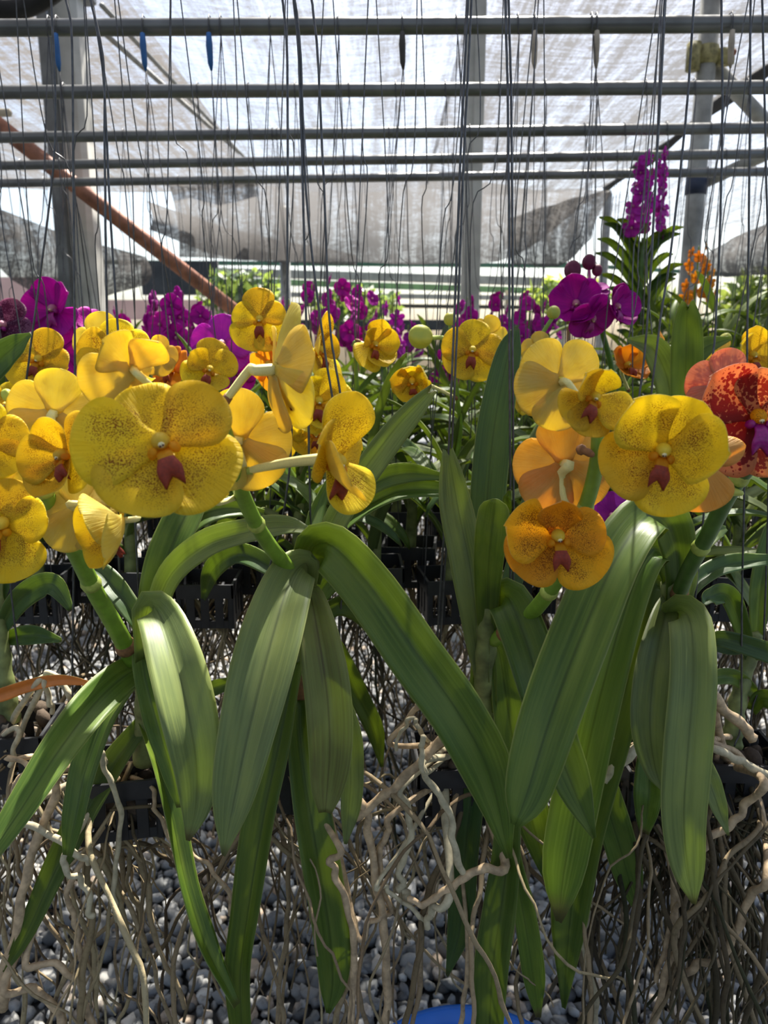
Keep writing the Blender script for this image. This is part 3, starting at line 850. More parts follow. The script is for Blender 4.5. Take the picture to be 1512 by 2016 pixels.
def flower(plant, c, d, f=(0, 0, 1), up=90, kind='Y', pets=None, ped=None, pedw=11, lo=False, lip=True, flare=0):
    """c=(px,py,Y) centre, d=diameter in px, f=facing (right, up, toward camera), up=dorsal direction in the picture plane"""
    ctr = P(*c)
    R = d / 2 * mpp(*c)
    z = nrm(f[0] * VR + f[1] * VU + f[2] * VB)
    y0 = math.cos(up * D2R) * VR + math.sin(up * D2R) * VU
    y = nrm(y0 - np.dot(y0, z) * z)
    x = np.cross(y, z)
    W = Matrix(((x[0] * R, y[0] * R, z[0] * R, ctr[0]), (x[1] * R, y[1] * R, z[1] * R, ctr[1]), (x[2] * R, y[2] * R, z[2] * R, ctr[2]), (0, 0, 0, 1)))
    col, cap, eye, lipm = core_meshes(kind)
    fl_ = put('flower', col, plant, W)
    ns, nu = (14, 9) if not lo else (8, 7)
    for i, (shp, ang, ln, tilt) in enumerate(pets or STD):
        name = 'sepal' if shp.startswith(('dor', 'sep')) else 'petal'
        zoff = {0: 0.015, 1: 0.035, 2: 0.035, 3: -0.01, 4: -0.02}.get(i, 0)
        jit = random.uniform(-4, 4)
        L = Matrix.Rotation((ang - 90 + random.uniform(-3, 3)) * D2R, 4, 'Z') @ Matrix.Translation((0, 0.05, zoff)) @ Matrix.Rotation((tilt + flare + jit) * D2R, 4, 'X') @ Matrix.Scale(ln * 0.97, 4)
        put(name, petal_mesh(shp, kind, ns, nu), fl_, local=L)
    if lip:
        put('lip', lipm, fl_, local=Matrix.Translation((0, 0.03, -0.01)) @ Matrix.Scale(1.32, 4))
        if not lo:
            put('anther_cap', cap, fl_, local=Matrix.Identity(4))
            put('anther_eye', eye, fl_, local=Matrix.Identity(4))
    if ped:
        pts = [ctr - z * R * 0.02, ctr - z * R * 0.32] + [P(*q) for q in ped]
        L = spline(pts, 16)
        w = pedw * 0.86 * mpp(*c) / 2
        V, F = tube(L, np.linspace(w * 1.25, w * 0.8, 16), 10, ridge=0.10)
        mkw('pedicel', V, F, M[KIND[kind][4]], fl_)
        e = L[-1]; tdir = nrm(L[-1] - L[-4])
        V, F = tube([e - tdir * w * 3, e - tdir * w, e + tdir * w * 0.8], [w * 1.05, w * 1.25, w * 0.7], 8)
        mkw('bract', V, F, M['bract'] if random.random() < 0.6 else M['node'], fl_)
    return fl_

def bud(plant, c, d, ln=1.15, up=90, mat='bud', ped=None):
    ctr = P(*c); r = d / 2 * mpp(*c)
    y = math.cos(up * D2R) * VR + math.sin(up * D2R) * VU
    x = np.cross(y, VB)
    R = np.stack([x, y, VB], 1)
    nv, nu = 10, 20
    V, F = sphere((0, 0, 0), 1.0, nu, nv)
    ang = np.arctan2(V[:, 0], V[:, 2])
    V = np.stack([V[:, 0], V[:, 2], V[:, 1]], 1)
    ang = np.arctan2(V[:, 0], V[:, 2])
    rad = 0.86 + 0.22 * np.abs(np.sin(ang * 2.5))
    V[:, 0] *= rad; V[:, 2] *= rad; V[:, 1] *= ln
    F = [tuple(reversed(f)) for f in F]
    V = (V * r) @ R.T + ctr
    o = mkw('flower_bud', V, F, M[mat], plant, uvs=np.zeros((len(V), 2)) + V[:, [0, 2]] * 20)
    if ped:
        pts = spline([ctr - y * r * 0.8] + [P(*q) for q in ped], 10)
        Vt, Ft = tube(pts, r * 0.2, 8)
        mkw('pedicel', Vt, Ft, M['pedicel_g'] if mat == 'bud' else M['pedicel_m'], o)
    return o

def spike(plant, pts, w, mat='spike', nodes=True):
    """pts [(px,py,Y)] from the stem out; w px widths at the two ends"""
    n = 8 * (len(pts) - 1)
    C = spline([P(*p) for p in pts], n)
    k = mpp(*pts[0])
    rad = np.linspace(w[0], w[1], n) * k / 2
    V, F = tube(C, rad, 12)
    o = mkw('flower_spike', V, F, M[mat], plant)
    if nodes:
        for i in (3, n // 3, 2 * n // 3):
            t = nrm(C[i + 1] - C[i - 1])
            V, F = tube([C[i] - t * rad[i] * 0.5, C[i], C[i] + t * rad[i] * 0.7], [rad[i] * 1.12, rad[i] * 1.2, rad[i] * 1.04], 12)
            mkw('node', V, F, M['bract'] if i == 3 else M['node'], o)
    return o

def leaf(plant, pts, w, mat='leaf', roll=0, fold=33, n=28, name='leaf', tip='point'):
    """pts [(px,py,Y)] base to tip, w px widths at those points"""
    C = spline([P(*p) for p in pts], n)
    wm = spline([(wi * mpp(*p), 0, 0) for wi, p in zip(w, pts)], n)[:, 0]
    wm = np.maximum(wm, 0.0012)
    if tip in ('round', 'split'):
        sx_ = np.linspace(0, 1, n)
        wm = wm * np.sqrt(np.clip(1 - (np.clip(sx_ - 0.88, 0, 1) / 0.12) ** 2 * (0.97 if tip == 'round' else 0.55), 0.02, 1))
    T = np.gradient(C, axis=0); T /= np.linalg.norm(T, axis=1)[:, None]
    rolls = np.linspace(roll[0], roll[1], n) if isinstance(roll, (tuple, list)) else np.full(n, roll)
    nu = 9
    G = np.zeros((n, nu, 3)); H = np.zeros_like(G); UV = np.zeros((n, nu, 2))
    ns = []
    for i in range(n):
        v = nrm(CAM - C[i])
        nn = nrm(v - np.dot(v, T[i]) * T[i])
        if i and np.dot(nn, ns[-1]) < 0 and abs(np.dot(v, T[i])) > 0.9:
            nn = -nn
        ns.append(nn)
    for i in range(n):
        nn = ns[i]
        s = np.cross(T[i], nn)
        r = rolls[i] * D2R
        nn, s = nn * math.cos(r) + s * math.sin(r), s * math.cos(r) - nn * math.sin(r)
        fa = fold * D2R * (1.15 - 0.5 * i / n)
        for j in range(nu):
            u = -1 + 2 * j / (nu - 1)
            hw = wm[i] / 2
            off = s * u * hw * math.cos(fa * 0.4) + nn * (hw * abs(u) ** 0.95 * math.sin(fa) - hw * 0.45 * math.sin(fa))
            off = off + nn * 0.0006 * math.sin(i * 0.8 + u * 2)
            back = 0.0
            if tip == 'split' and i == n - 1:
                back = 0.0
            G[i, j] = C[i] + off
            H[i, j] = C[i] + off - nn * (0.0004 + 0.0016 * (1 - abs(u)) ** 0.7)
            UV[i, j] = ((u + 1) / 2, i / (n - 1))
    V, F, FM = shell(G, H)
    if tip == 'split':
        for base in (0, n * nu):
            for j in range(nu):
                u = -1 + 2 * j / (nu - 1)
                V[base + (n - 1) * nu + j] -= T[-1] * wm[-1] * 0.7 * max(0, 1 - abs(u) * 2.0) - T[-1] * wm[-1] * 0.35 * max(0, abs(u) - 0.6)
    return mkw(name, V, F, [M[mat], M['leaf_under']], plant, uvs=np.vstack([UV.reshape(-1, 2)] * 2), fmat=FM)

# ---- shared leaves for the rows behind
GLEAF = {}
def gleaf(var, mat):
    key = (var, mat)
    if key in GLEAF:
        return GLEAF[key]
    r = random.Random(var * 7 + 3)
    L = [0.30, 0.26, 0.34, 0.22, 0.28, 0.24, 0.30, 0.2][var % 8]
    e0 = [72, 64, 58, 80, 50, 84, 66, 76][var % 8] * D2R
    drop = [125, 95, 140, 60, 120, 30, 105, 45][var % 8] * D2R
    n, nu = 15, 7
    wd = 0.034 if var % 3 else 0.03
    G = np.zeros((n, nu, 3)); H = np.zeros_like(G); UV = np.zeros((n, nu, 2))
    x = z = 0
    for i in range(n):
        s = i / (n - 1)
        a = e0 - drop * s ** 1.3
        if i:
            x += L / (n - 1) * math.cos(a); z += L / (n - 1) * math.sin(a)
        hw = wd / 2 * min(1, 0.55 + s * 2.2) * (1 if s < 0.72 else math.sqrt(max(0.02, 1 - ((s - 0.72) / 0.28) ** 2)))
        N_ = np.array([-math.sin(a), 0, math.cos(a)])
        fa = (38 - 24 * s) * D2R
        for j in range(nu):
            u = -1 + 2 * j / (nu - 1)
            p = np.array([x, u * hw * math.cos(fa), z]) + N_ * hw * abs(u) ** 1.2 * math.sin(fa)
            G[i, j] = p; H[i, j] = p - N_ * (0.0004 + 0.0016 * (1 - abs(u)))
            UV[i, j] = ((u + 1) / 2, s)
    V, F, FM = shell(G, H)
    GLEAF[key] = mesh('leaf', V, F, [M[mat], M['leaf_under']], uvs=np.vstack([UV.reshape(-1, 2)] * 2), fmat=FM)
    return GLEAF[key]

# ---- slatted black basket (local: rim top at z=0, 88 mm square)
def basket_meshes():
    w, h = 0.044, 0.072
    parts = []
    for sx, sy in ((1, 0), (-1, 0), (0, 1), (0, -1)):
        c = (sx * w, sy * w, -0.011)
        s = (0.004, 2 * w + 0.004, 0.022) if sx else (2 * w + 0.004, 0.004, 0.022)
        parts.append(box(c, s, bev=0.2))
        c = (sx * w * 0.93, sy * w * 0.93, -h + 0.006)
        s = (0.003, 2 * w * 0.93, 0.012) if sx else (2 * w * 0.93, 0.003, 0.012)
        parts.append(box(c, s, bev=0.2))
    for k in (-0.66, -0.22, 0.22, 0.66):
        parts.append(box((0, k * w, -h + 0.002), (1.86 * w, 0.008, 0.003)))
        parts.append(box((k * w, 0, -h + 0.004), (0.008, 1.86 * w, 0.003)))
    V, F = merge(parts)
    frame = mesh('basket', V, F, M['black'], smooth=False)
    V, F = box((0, 0, -0.046), (0.013, 0.0025, 0.05), bev=0.25)
    slat = mesh('slat', V, F, M['black'], smooth=False)
    corner = mesh('slat', *box((0, 0, -0.046), (0.009, 0.009, 0.052), bev=0.25), M['black'], smooth=False)
    return frame, slat, corner
BASK = basket_meshes()

PLACED = []

def free_spot(x, y, gap=0.107):
    best = None
    for dx in np.arange(-0.26, 0.261, 0.01):
        for dy in (0.0, 0.03, -0.03, 0.055, -0.055, 0.085, -0.085, 0.11):
            cost = abs(dx) + 0.7 * abs(dy)
            if (best is None or cost < best[0]) and all(max(abs(x + dx - a), abs(y + dy - b)) >= gap for a, b in PLACED):
                best = (cost, dx, dy)
    return (x + best[1], y + best[2]) if best else (x, y)

def basket(plant, loc, yaw=0.0, slats=True, scale=1.0):
    PLACED.append((float(loc[0]), float(loc[1])))
    W = Matrix.Translation([float(a) for a in loc]) @ Matrix.Rotation(yaw, 4, 'Z') @ Matrix.Scale(scale, 4)
    b = put('basket', BASK[0], plant, W)
    w = 0.0425
    if slats:
        for k in range(4):
            Rk = Matrix.Rotation(k * math.pi / 2, 4, 'Z')
            for q in (-0.5, 0.0, 0.5):
                put('slat', BASK[1], b, local=Rk @ Matrix.Translation((q * w * 1.05, -w * 0.985, 0)))
            put('slat', BASK[2], b, local=Rk @ Matrix.Translation((w * 0.96, w * 0.96, 0)))
    return b

# ---- roots
def root_path(p, ln, r0, wander=1.0, n=18, down=0.9, d0=None):
    d = nrm(d0 if d0 is not None else (rng.normal() * 0.7, rng.normal() * 0.7, 0.1))
    pts = [np.array(p, float)]
    step = ln / (n - 1)
    for i in range(n - 1):
        pull = down * (0.10 + 0.30 * i / n)
        d = nrm(d + np.array([0, 0, -1]) * pull + rng.normal(size=3) * np.array([1, 1, 0.5]) * 0.26 * wander)
        pts.append(pts[-1] + d * step)
    rad = r0 * (1 + 0.12 * rng.normal(size=n)) * np.linspace(1.0, 0.8, n)
    return np.array(pts), np.maximum(rad, r0 * 0.5)

FRONTB = [P(243, 1500, .80), P(580, 1452, .82), P(892, 1475, .82), P(1288, 1480, .84), P(1452, 1470, .86), P(28, 1420, .86)]
def blocked(L, c):
    if np.any((np.hypot(L[:, 0] - tubc[0], L[:, 1] - tubc[1]) < rr + 0.008) & (L[:, 2] < rimz + 0.01)):
        return True
    for b in FRONTB:
        if math.hypot(b[0] - c[0], b[1] - c[1]) > 0.04 and np.any((np.abs(L[:, 0] - b[0]) < 0.056) & (np.abs(L[:, 1] - b[1]) < 0.056) & (L[:, 2] > b[2] - 0.085) & (L[:, 2] < b[2] + 0.012)):
            return True
    return False

def free_root(c, p, d0, ln, r, wander):
    for k in range(14):
        L, R = root_path(p, rng.uniform(*ln), rng.uniform(*r), wander, 20, d0=d0)
        if not blocked(spline(L, 34), c):
            break
        d0 = nrm((rng.normal() * 0.3, rng.normal() * 0.3, -0.8))
        ln = (ln[0] * 0.92, ln[1] * 0.92)
        p = np.array(c) + (np.array(p) - np.array(c)) * 0.9
    return L, R

def root_mass(plant, c, n, ln=(0.2, 0.5), r=(0.0008, 0.0022), mat='root', spread=0.04, wander=1.0):
    parts = []
    for i in range(n):
        p = np.array(c) + np.array([rng.uniform(-spread, spread), rng.uniform(-spread, spread), rng.uniform(-0.06, 0.02)])
        d0 = nrm((rng.normal() * 0.8, rng.normal() * 0.8, rng.uniform(-0.8, 0.3)))
        L, R = free_root(c, p, d0, ln, r, wander)
        parts.append(tube_quads(spline(L, 30), np.interp(np.linspace(0, 19, 30), range(20), R), 5))
    V, F = merge(parts)
    o = mkw('root_mass', V, F, M[mat], plant)
    tag(o, None, None, None, 'stuff')
    return o

from mathutils.bvhtree import BVHTree
LTREE = {}
def hits_leaf(plant, V, F):
    T = None
    for o in COLL:
        if o.parent is None or o.parent is plant or not o.name.startswith('leaf'):
            continue
        if o.name not in LTREE:
            a = np.empty(len(o.data.vertices) * 3, dtype=np.float32)
            o.data.vertices.foreach_get('co', a)
            Wm = np.array(WM[o.name])
            v = a.reshape(-1, 3).astype(float) @ Wm[:3, :3].T + Wm[:3, 3]
            LTREE[o.name] = (v.min(0), v.max(0), BVHTree.FromPolygons(v.tolist(), [tuple(q.vertices) for q in o.data.polygons]))
        lo, hi, tr = LTREE[o.name]
        if np.all(lo <= V.max(0)) and np.all(hi >= V.min(0)):
            T = T or BVHTree.FromPolygons(V.tolist(), F)
            if T.overlap(tr):
                return True
    return False

def roots(plant, c, n, ln=(0.25, 0.55), r=(0.0017, 0.0038), mat='root', spread=0.046, wander=0.8):
    for i in range(n):
        p = np.array(c) + np.array([rng.uniform(-spread, spread), rng.uniform(-spread, spread) - 0.01, rng.uniform(-0.07, 0.03)])
        d0 = nrm((rng.normal() * 0.55, rng.normal() * 0.4 - 0.08, rng.uniform(-0.9, 0.3)))
        for k in range(8):
            L, R = free_root(c, p, d0, ln, r, wander)
            V, F = tube(spline(L, 34), np.interp(np.linspace(0, 19, 34), range(20), R), 7)
            if not hits_leaf(plant, V, F):
                break
            d0 = nrm((rng.normal() * 0.4, rng.normal() * 0.4 + 0.2, -0.7))
        mkw('root', V, F, M[mat], plant)

def root(plant, pts, w, mat='root_pale'):
    n = 9 * len(pts)
    base = np.array(plant.location) + np.array([rng.uniform(-0.025, 0.025), rng.uniform(-0.02, 0.03), rng.uniform(-0.03, 0.005)])
    C = spline([base] + [P(*p) for p in pts], n)
    C = C + spline(rng.normal(size=(max(3, n // 3), 3)) * 0.0016, n)
    k = mpp(*pts[0])
    rad = np.linspace(w[0], w[1], n) * k / 2 * (1 + 0.09 * np.sin(np.arange(n) * 0.9 + rng.uniform(0, 6)))
    V, F = tube(C, rad, 9)
    return mkw('root', V, F, M[mat], plant)

def wire(plant, pts3, r=0.0011, name='hanging_wire'):
    V, F = tube(np.asarray(pts3), r, 6)
    return mkw(name, V, F, M['wire'], plant)

def fwire(plant, px, Yb=0.81, w=1.2, twin=False):
    """front wire given top to bottom in px; carried on up to the pipe out of frame"""
    pts = [P(x, y, Yb + 0.02 * (1 - i / max(1, len(px) - 1))) for i, (x, y) in enumerate(px)]
    X = pts[0][0]
    top = np.array([X, pipe_y(0, X), PZ + 0.013])
    n = 12 * len(pts)
    L = np.vstack([top[None], spline(pts, n)])
    L[1:] += np.cumsum(rng.normal(size=(n, 3)) * np.array([0.00022, 0.0002, 0]), axis=0) * 0.5
    wire(plant, L, w * 0.001)
    if twin:
        L2 = L + np.array([0.0036, 0.002, 0])
        wire(plant, L2, w * 0.001)

def stem(plant, pts, w, mat='stem'):
    n = 6 * len(pts)
    C = spline([P(*p) for p in pts], n)
    k = mpp(*pts[0])
    V, F = tube(C, np.linspace(w[0], w[1], n) * k / 2 * (1 + 0.10 * np.sin(np.arange(n) * 1.7)), 12)
    return mkw('stem', V, F, M[mat], plant)

# ================================================================== FRONT ROW (built one by one)
def front(px, py, Y, label, yaw=0.1, group='orchids hanging in the front row'):
    c = P(px, py, Y)
    t = thing('hanging_orchid', c, label, 'orchid', group)
    basket(t, c, yaw)
    # chunks of bark and moss in the basket
    parts = []
    for i in range(16):
        parts.append(sphere(c + np.array([rng.uniform(-0.034, 0.034), rng.uniform(-0.034, 0.034), rng.uniform(-0.05, 0.004)]), rng.uniform(0.007, 0.014, 3), 7, 5, rotmats(1)[0]))
    V, F = merge(parts)
    tag(mkw('bark_chips', V, F, M['bark'], t), None, None, None, 'stuff')
    return t, c

for q in (lpp, mpp_, rpp):
    PLACED.append((float(q[0]), float(q[1])))

# ---------------- plant A: speckled yellow, spike leaning left
A, ac = front(243, 1500, 0.80, 'yellow speckled orchid whose green spike leans away from its basket, long drooping leaves', 0.2)
stem(A, [(285, 1500, 0.80), (285, 1400, 0.79), (283, 1300, 0.77), (288, 1200, 0.76)], (44, 26))
leaf(A, [(285, 1300, .74), (290, 1200, .72), (315, 1215, .69), (345, 1300, .65), (372, 1410, .62), (388, 1510, .61), (386, 1590, .61), (370, 1655, .61)], (40, 60, 85, 108, 112, 92, 58, 8), 'leaf_pale', roll=(10, -12))
leaf(A, [(285, 1330, .77), (255, 1325, .75), (190, 1380, .70), (120, 1470, .64), (45, 1585, .59), (-30, 1700, .55)], (40, 64, 78, 74, 62, 36), 'leaf', roll=(0, 18))
leaf(A, [(285, 1335, .78), (250, 1345, .77), (205, 1410, .74), (168, 1510, .71), (148, 1600, .69), (133, 1685, .68)], (36, 50, 60, 58, 50, 22), 'leaf', roll=(20, 30))
leaf(A, [(282, 1425, .79), (225, 1500, .77), (165, 1600, .74), (105, 1720, .72), (52, 1835, .70), (8, 1915, .69)], (36, 52, 56, 50, 36, 8), 'leaf_fresh', roll=15)
leaf(A, [(280, 1420, .79), (308, 1485, .77), (342, 1610, .74), (372, 1750, .71), (412, 1870, .69), (466, 1980, .67)], (26, 42, 46, 46, 44, 18), 'leaf_fresh', roll=-35)
leaf(A, [(290, 1300, .78), (305, 1190, .80), (330, 1090, .82), (370, 1000, .85), (395, 940, .88)], (34, 66, 76, 70, 40), 'leaf', roll=-15)
leaf(A, [(292, 1260, .78), (330, 1140, .79), (400, 1075, .78), (480, 1048, .76), (560, 1036, .74), (612, 1046, .73)], (30, 50, 58, 54, 44, 14), 'leaf_pale', roll=(0, -35))
leaf(A, [(296, 1230, .80), (322, 1110, .83), (372, 1030, .86), (440, 1000, .88), (520, 1010, .90)], (30, 52, 56, 48, 14), 'leaf', roll=-20)
leaf(A, [(290, 1430, .80), (350, 1385, .80), (420, 1355, .80), (485, 1335, .80)], (20, 32, 32, 12), 'leaf', roll=0)
leaf(A, [(280, 1260, .76), (278, 1300, .74), (300, 1400, .71), (330, 1500, .69), (352, 1590, .68)], (20, 34, 44, 38, 10), 'leaf', roll=25)
leaf(A, [(285, 1250, .77), (250, 1190, .78), (200, 1130, .80), (140, 1090, .83)], (26, 44, 44, 14), 'leaf_deep', roll=10)
spike(A, [(262, 1300, .76), (225, 1230, .73), (190, 1170, .70), (150, 1090, .66), (110, 1020, .62), (78, 945, .60), (52, 880, .60), (28, 815, .61)], (36, 20))
flower(A, (105, 815, .60), 178, (-.25, .25, -1), 80, 'Y', ped=[(100, 845, .595), (72, 868, .60)], pedw=17)
flower(A, (130, 896, .53), 188, (-.5, .05, .88), 120, 'Y', pets=[('dorc', 90, .9, 15), ('petc', 165, 1, 15), ('pet', 15, 1, 6), ('sepc', 232, 1.1, 10), ('sep', 308, 1.0, 3)], ped=[(100, 950, .60)], pedw=13)
flower(A, (152, 1000, .60), 172, (.15, -.3, -1), 100, 'Y', ped=[(178, 1000, .60), (148, 1042, .625)], pedw=16)
flower(A, (240, 1025, .54), 205, (-.74, -.22, .55), 120, 'Y', pets=[('dorr', 90, .9, -12), ('petc', 165, 1.0, 30), ('petc', 15, 1.0, 35), ('sepc', 235, 1.1, 25), ('sepc', 305, 1.1, 25)], ped=[(215, 990, .60), (130, 1035, .63)], pedw=12)
flower(A, (8, 1030, .54), 205, (.15, 0, 1), 75, 'Y', pets=[('dor', 90, .85, 2), ('pet', 172, 1, 6), ('pet', 20, .85, 6), ('sep', 240, 1.0, 3), ('sep', 298, 1.15, 3)], ped=[(60, 1020, .60), (105, 1018, .625)], pedw=16)
flower(A, (-30, 865, .55), 160, (.45, .0, .8), 95, 'Y', ped=[(20, 850, .60), (45, 860, .60)], pedw=14)
flower(A, (12, 960, .60), 110, (-.4, .2, -.9), 100, 'Y', ped=[(60, 955, .61), (90, 955, .61)], pedw=14)
bud(A, (14, 778, .62), 22, 1.2, 110, 'bud', ped=[(25, 805, .61)])
fwire(A, [(126, -20), (141, 75), (143, 300), (146, 825), (143, 1130), (143, 1400), (170, 1500)])
fwire(A, [(173, -20), (201, 116), (206, 322), (210, 640), (222, 900), (235, 1120), (240, 1480)])
fwire(A, [(176, -20), (204, 150), (216, 400), (231, 640), (262, 1000), (272, 1180), (285, 1400), (298, 1545)])
roots(A, ac + np.array([0, 0, -0.03]), 14)
root_mass(A, ac + np.array([0, 0, -0.03]), 18, wander=1.2)
root(A, [(135, 1500, .74), (112, 1560, .73), (78, 1640, .72), (50, 1740, .71), (28, 1860, .70), (5, 1990, .70)], (16, 20), 'root_tan')
root(A, [(190, 1470, .75), (215, 1530, .74), (232, 1590, .74), (228, 1680, .74), (222, 1760, .74), (230, 1815, .74)], (12, 10), 'root_pale')
root(A, [(20, 1600, .73), (70, 1628, .71), (120, 1660, .70), (160, 1685, .70), (172, 1700, .70)], (14, 12), 'root_pale')
root(A, [(128, 1675, .70), (150, 1720, .70), (172, 1760, .70), (184, 1808, .70)], (13, 12), 'root_pale')
root(A, [(148, 1720, .72), (140, 1790, .72), (155, 1840, .72), (158, 1890, .72)], (12, 11), 'root_tan')
root(A, [(50, 1865, .70), (110, 1895, .70), (150, 1940, .70), (185, 2030, .70)], (14, 14), 'root_tan')
root(A, [(15, 1920, .69), (70, 1950, .69), (110, 1990, .69), (130, 2040, .69)], (16, 16), 'root_tan')
root(A, [(30, 1490, .74), (45, 1500, .74), (62, 1510, .74), (35, 1540, .74), (25, 1580, .74)], (11, 10), 'root_tan')
root(A, [(300, 1550, .76), (305, 1590, .76), (330, 1640, .76), (390, 1690, .75), (440, 1740, .74), (455, 1800, .74)], (9, 9), 'root_tan')

# ---------------- plant B: big pale flowers, spike between the two leaf fans
B, bc = front(580, 1452, 0.82, 'orchid with the broad flat speckled bloom and a brown-tinged old leaf', -0.15)
stem(B, [(588, 1450, .82), (588, 1350, .80), (592, 1230, .77), (605, 1130, .75)], (52, 30))
V, F = tube([P(588, 1380, .79), P(589, 1350, .785), P(590, 1320, .78)], [0.0125, 0.0145, 0.012], 12); mkw('stump', V, F, M['stump'], B)
leaf(B, [(606, 1150, .75), (604, 1112, .73), (572, 1140, .70), (530, 1270, .64), (490, 1430, .60), (460, 1570, .58), (440, 1685, .57)], (36, 52, 96, 126, 116, 84, 8), 'leaf_pale', roll=(0, 14))
leaf(B, [(592, 1290, .78), (572, 1330, .76), (542, 1480, .74), (512, 1620, .72), (486, 1790, .70), (470, 1920, .69), (478, 2060, .69)], (40, 60, 74, 74, 66, 58, 44), 'leaf_fresh', roll=30)
leaf(B, [(602, 1180, .73), (612, 1175, .70), (628, 1260, .66), (645, 1370, .64), (650, 1470, .63), (645, 1550, .63), (640, 1600, .63)], (30, 50, 84, 94, 88, 66, 26), 'leaf_old', roll=(0, -8))
leaf(B, [(640, 1290, .72), (662, 1360, .69), (685, 1440, .68), (692, 1520, .68), (688, 1600, .68), (680, 1662, .68)], (24, 40, 50, 50, 40, 6), 'leaf_pale', roll=-25)
leaf(B, [(608, 1150, .76), (616, 1085, .74), (655, 1080, .71), (730, 1160, .68), (820, 1290, .65), (905, 1410, .63), (965, 1530, .62), (1002, 1690, .62)], (44, 80, 104, 112, 114, 112, 98, 12), 'leaf', roll=(20, 5), fold=30)
leaf(B, [(612, 1200, .80), (660, 1140, .82), (730, 1170, .83), (795, 1270, .84), (818, 1385, .85)], (30, 48, 54, 50, 14), 'leaf', roll=20)
leaf(B, [(612, 1230, .80), (670, 1190, .81), (730, 1220, .82), (785, 1300, .83), (815, 1375, .84)], (28, 44, 48, 40, 10), 'leaf', roll=25)
leaf(B, [(620, 1230, .84), (660, 1280, .86), (705, 1370, .88), (738, 1440, .89), (752, 1510, .90)], (20, 40, 42, 36, 6), 'leaf', roll=-15)
leaf(B, [(590, 1380, .77), (592, 1440, .76), (605, 1550, .74), (628, 1690, .72), (650, 1830, .71), (656, 1930, .71), (646, 1995, .71)], (48, 62, 74, 80, 76, 58, 8), 'leaf', roll=-12, fold=40)
leaf(B, [(606, 1150, .77), (650, 1040, .78), (710, 940, .80), (780, 845, .82), (852, 765, .84)], (26, 52, 60, 58, 30), 'leaf_pale', roll=25, tip='split')
leaf(B, [(606, 1120, .79), (660, 1020, .83), (730, 955, .86), (800, 932, .87), (882, 940, .88)], (20, 38, 46, 42, 10), 'leaf_fresh', roll=-15)
leaf(B, [(606, 1130, .80), (668, 1040, .84), (740, 985, .86), (820, 962, .87), (940, 975, .88)], (20, 34, 42, 42, 20), 'leaf', roll=-25)
leaf(B, [(602, 1130, .78), (608, 1060, .80), (625, 1000, .83), (655, 930, .86)], (22, 36, 34, 8), 'leaf', roll=30)
leaf(B, [(595, 1150, .79), (540, 1120, .83), (470, 1090, .87), (420, 1120, .90), (400, 1180, .92)], (20, 38, 44, 40, 10), 'leaf_deep', roll=10)
spike(B, [(602, 1150, .75), (556, 1105, .71), (515, 1050, .67), (482, 985, .62), (462, 930, .58), (445, 860, .56), (420, 806, .555), (374, 774, .56)], (30, 20))
flower(B, (320, 876, .465), 304, (.10, .28, 1), 110, 'Y', pets=[('dor', 100, .92, 0), ('pet', 160, 1.10, 10), ('pet', 22, .98, 4), ('sep', 228, 1.04, 4), ('sep', 300, 1.08, 2)], ped=[(360, 960, .52), (420, 990, .57), (468, 978, .62)], pedw=20)
flower(B, (540, 728, .545), 246, (.92, .12, -.42), 82, 'Y', pets=[('nar', 82, 1.15, 20), ('pet', 172, 1.0, 18), ('pet', 28, .95, 12), ('sep', 240, 1.05, 20), ('sep', 300, 1.05, 10)], ped=[(490, 730, .545), (435, 800, .555)], pedw=22)
flower(B, (652, 905, .53), 245, (.74, -.05, .62), 78, 'Y', pets=[('dor', 96, 1.15, 25), ('pet', 172, .95, 30), ('petr', 20, .95, 10), ('sepc', 235, 1.05, 38), ('sep', 305, .95, 25)], ped=[(560, 912, .555), (478, 928, .585)], pedw=24)
flower(B, (470, 868, .575), 205, (.1, .25, -1), 85, 'Y', ped=[(482, 920, .58), (472, 948, .59)], pedw=18)
flower(B, (262, 728, .53), 190, (-.55, .45, -.72), 60, 'Y', pets=[('dorr', 90, .9, -5), ('petc', 168, 1.0, 30), ('petr', 12, 1.0, 4), ('ham', 235, 1.1, 10), ('sep', 308, 1.1, 3)], ped=[(310, 765, .55), (368, 772, .56)], pedw=15)
fwire(B, [(555, -20), (566, 150), (566, 640), (575, 840), (560, 1000), (520, 1190), (540, 1430)])
fwire(B, [(576, -20), (588, 100), (596, 300), (604, 640), (608, 820), (612, 1000), (614, 1150), (620, 1440)])
fwire(B, [(578, -20), (592, 100), (604, 400), (632, 640), (660, 830), (668, 1000), (665, 1390), (630, 1460)])
fwire(B, [(612, -20), (626, 125), (638, 400), (648, 640), (672, 810), (680, 1000), (668, 1200), (655, 1440)])
roots(B, bc + np.array([0, 0, -0.03]), 15)
root_mass(B, bc + np.array([0, 0, -0.03]), 20, wander=1.2)
root(B, [(700, 1560, .72), (725, 1650, .72), (745, 1760, .72), (758, 1880, .72), (755, 2030, .72)], (15, 18), 'root_tan')
root(B, [(668, 1660, .71), (650, 1690, .71), (665, 1740, .71), (690, 1810, .71), (700, 1900, .71), (690, 2030, .71)], (13, 15), 'root_tan')
root(B, [(700, 1820, .72), (730, 1815, .72), (750, 1805, .72)], (14, 9), 'root_tan')

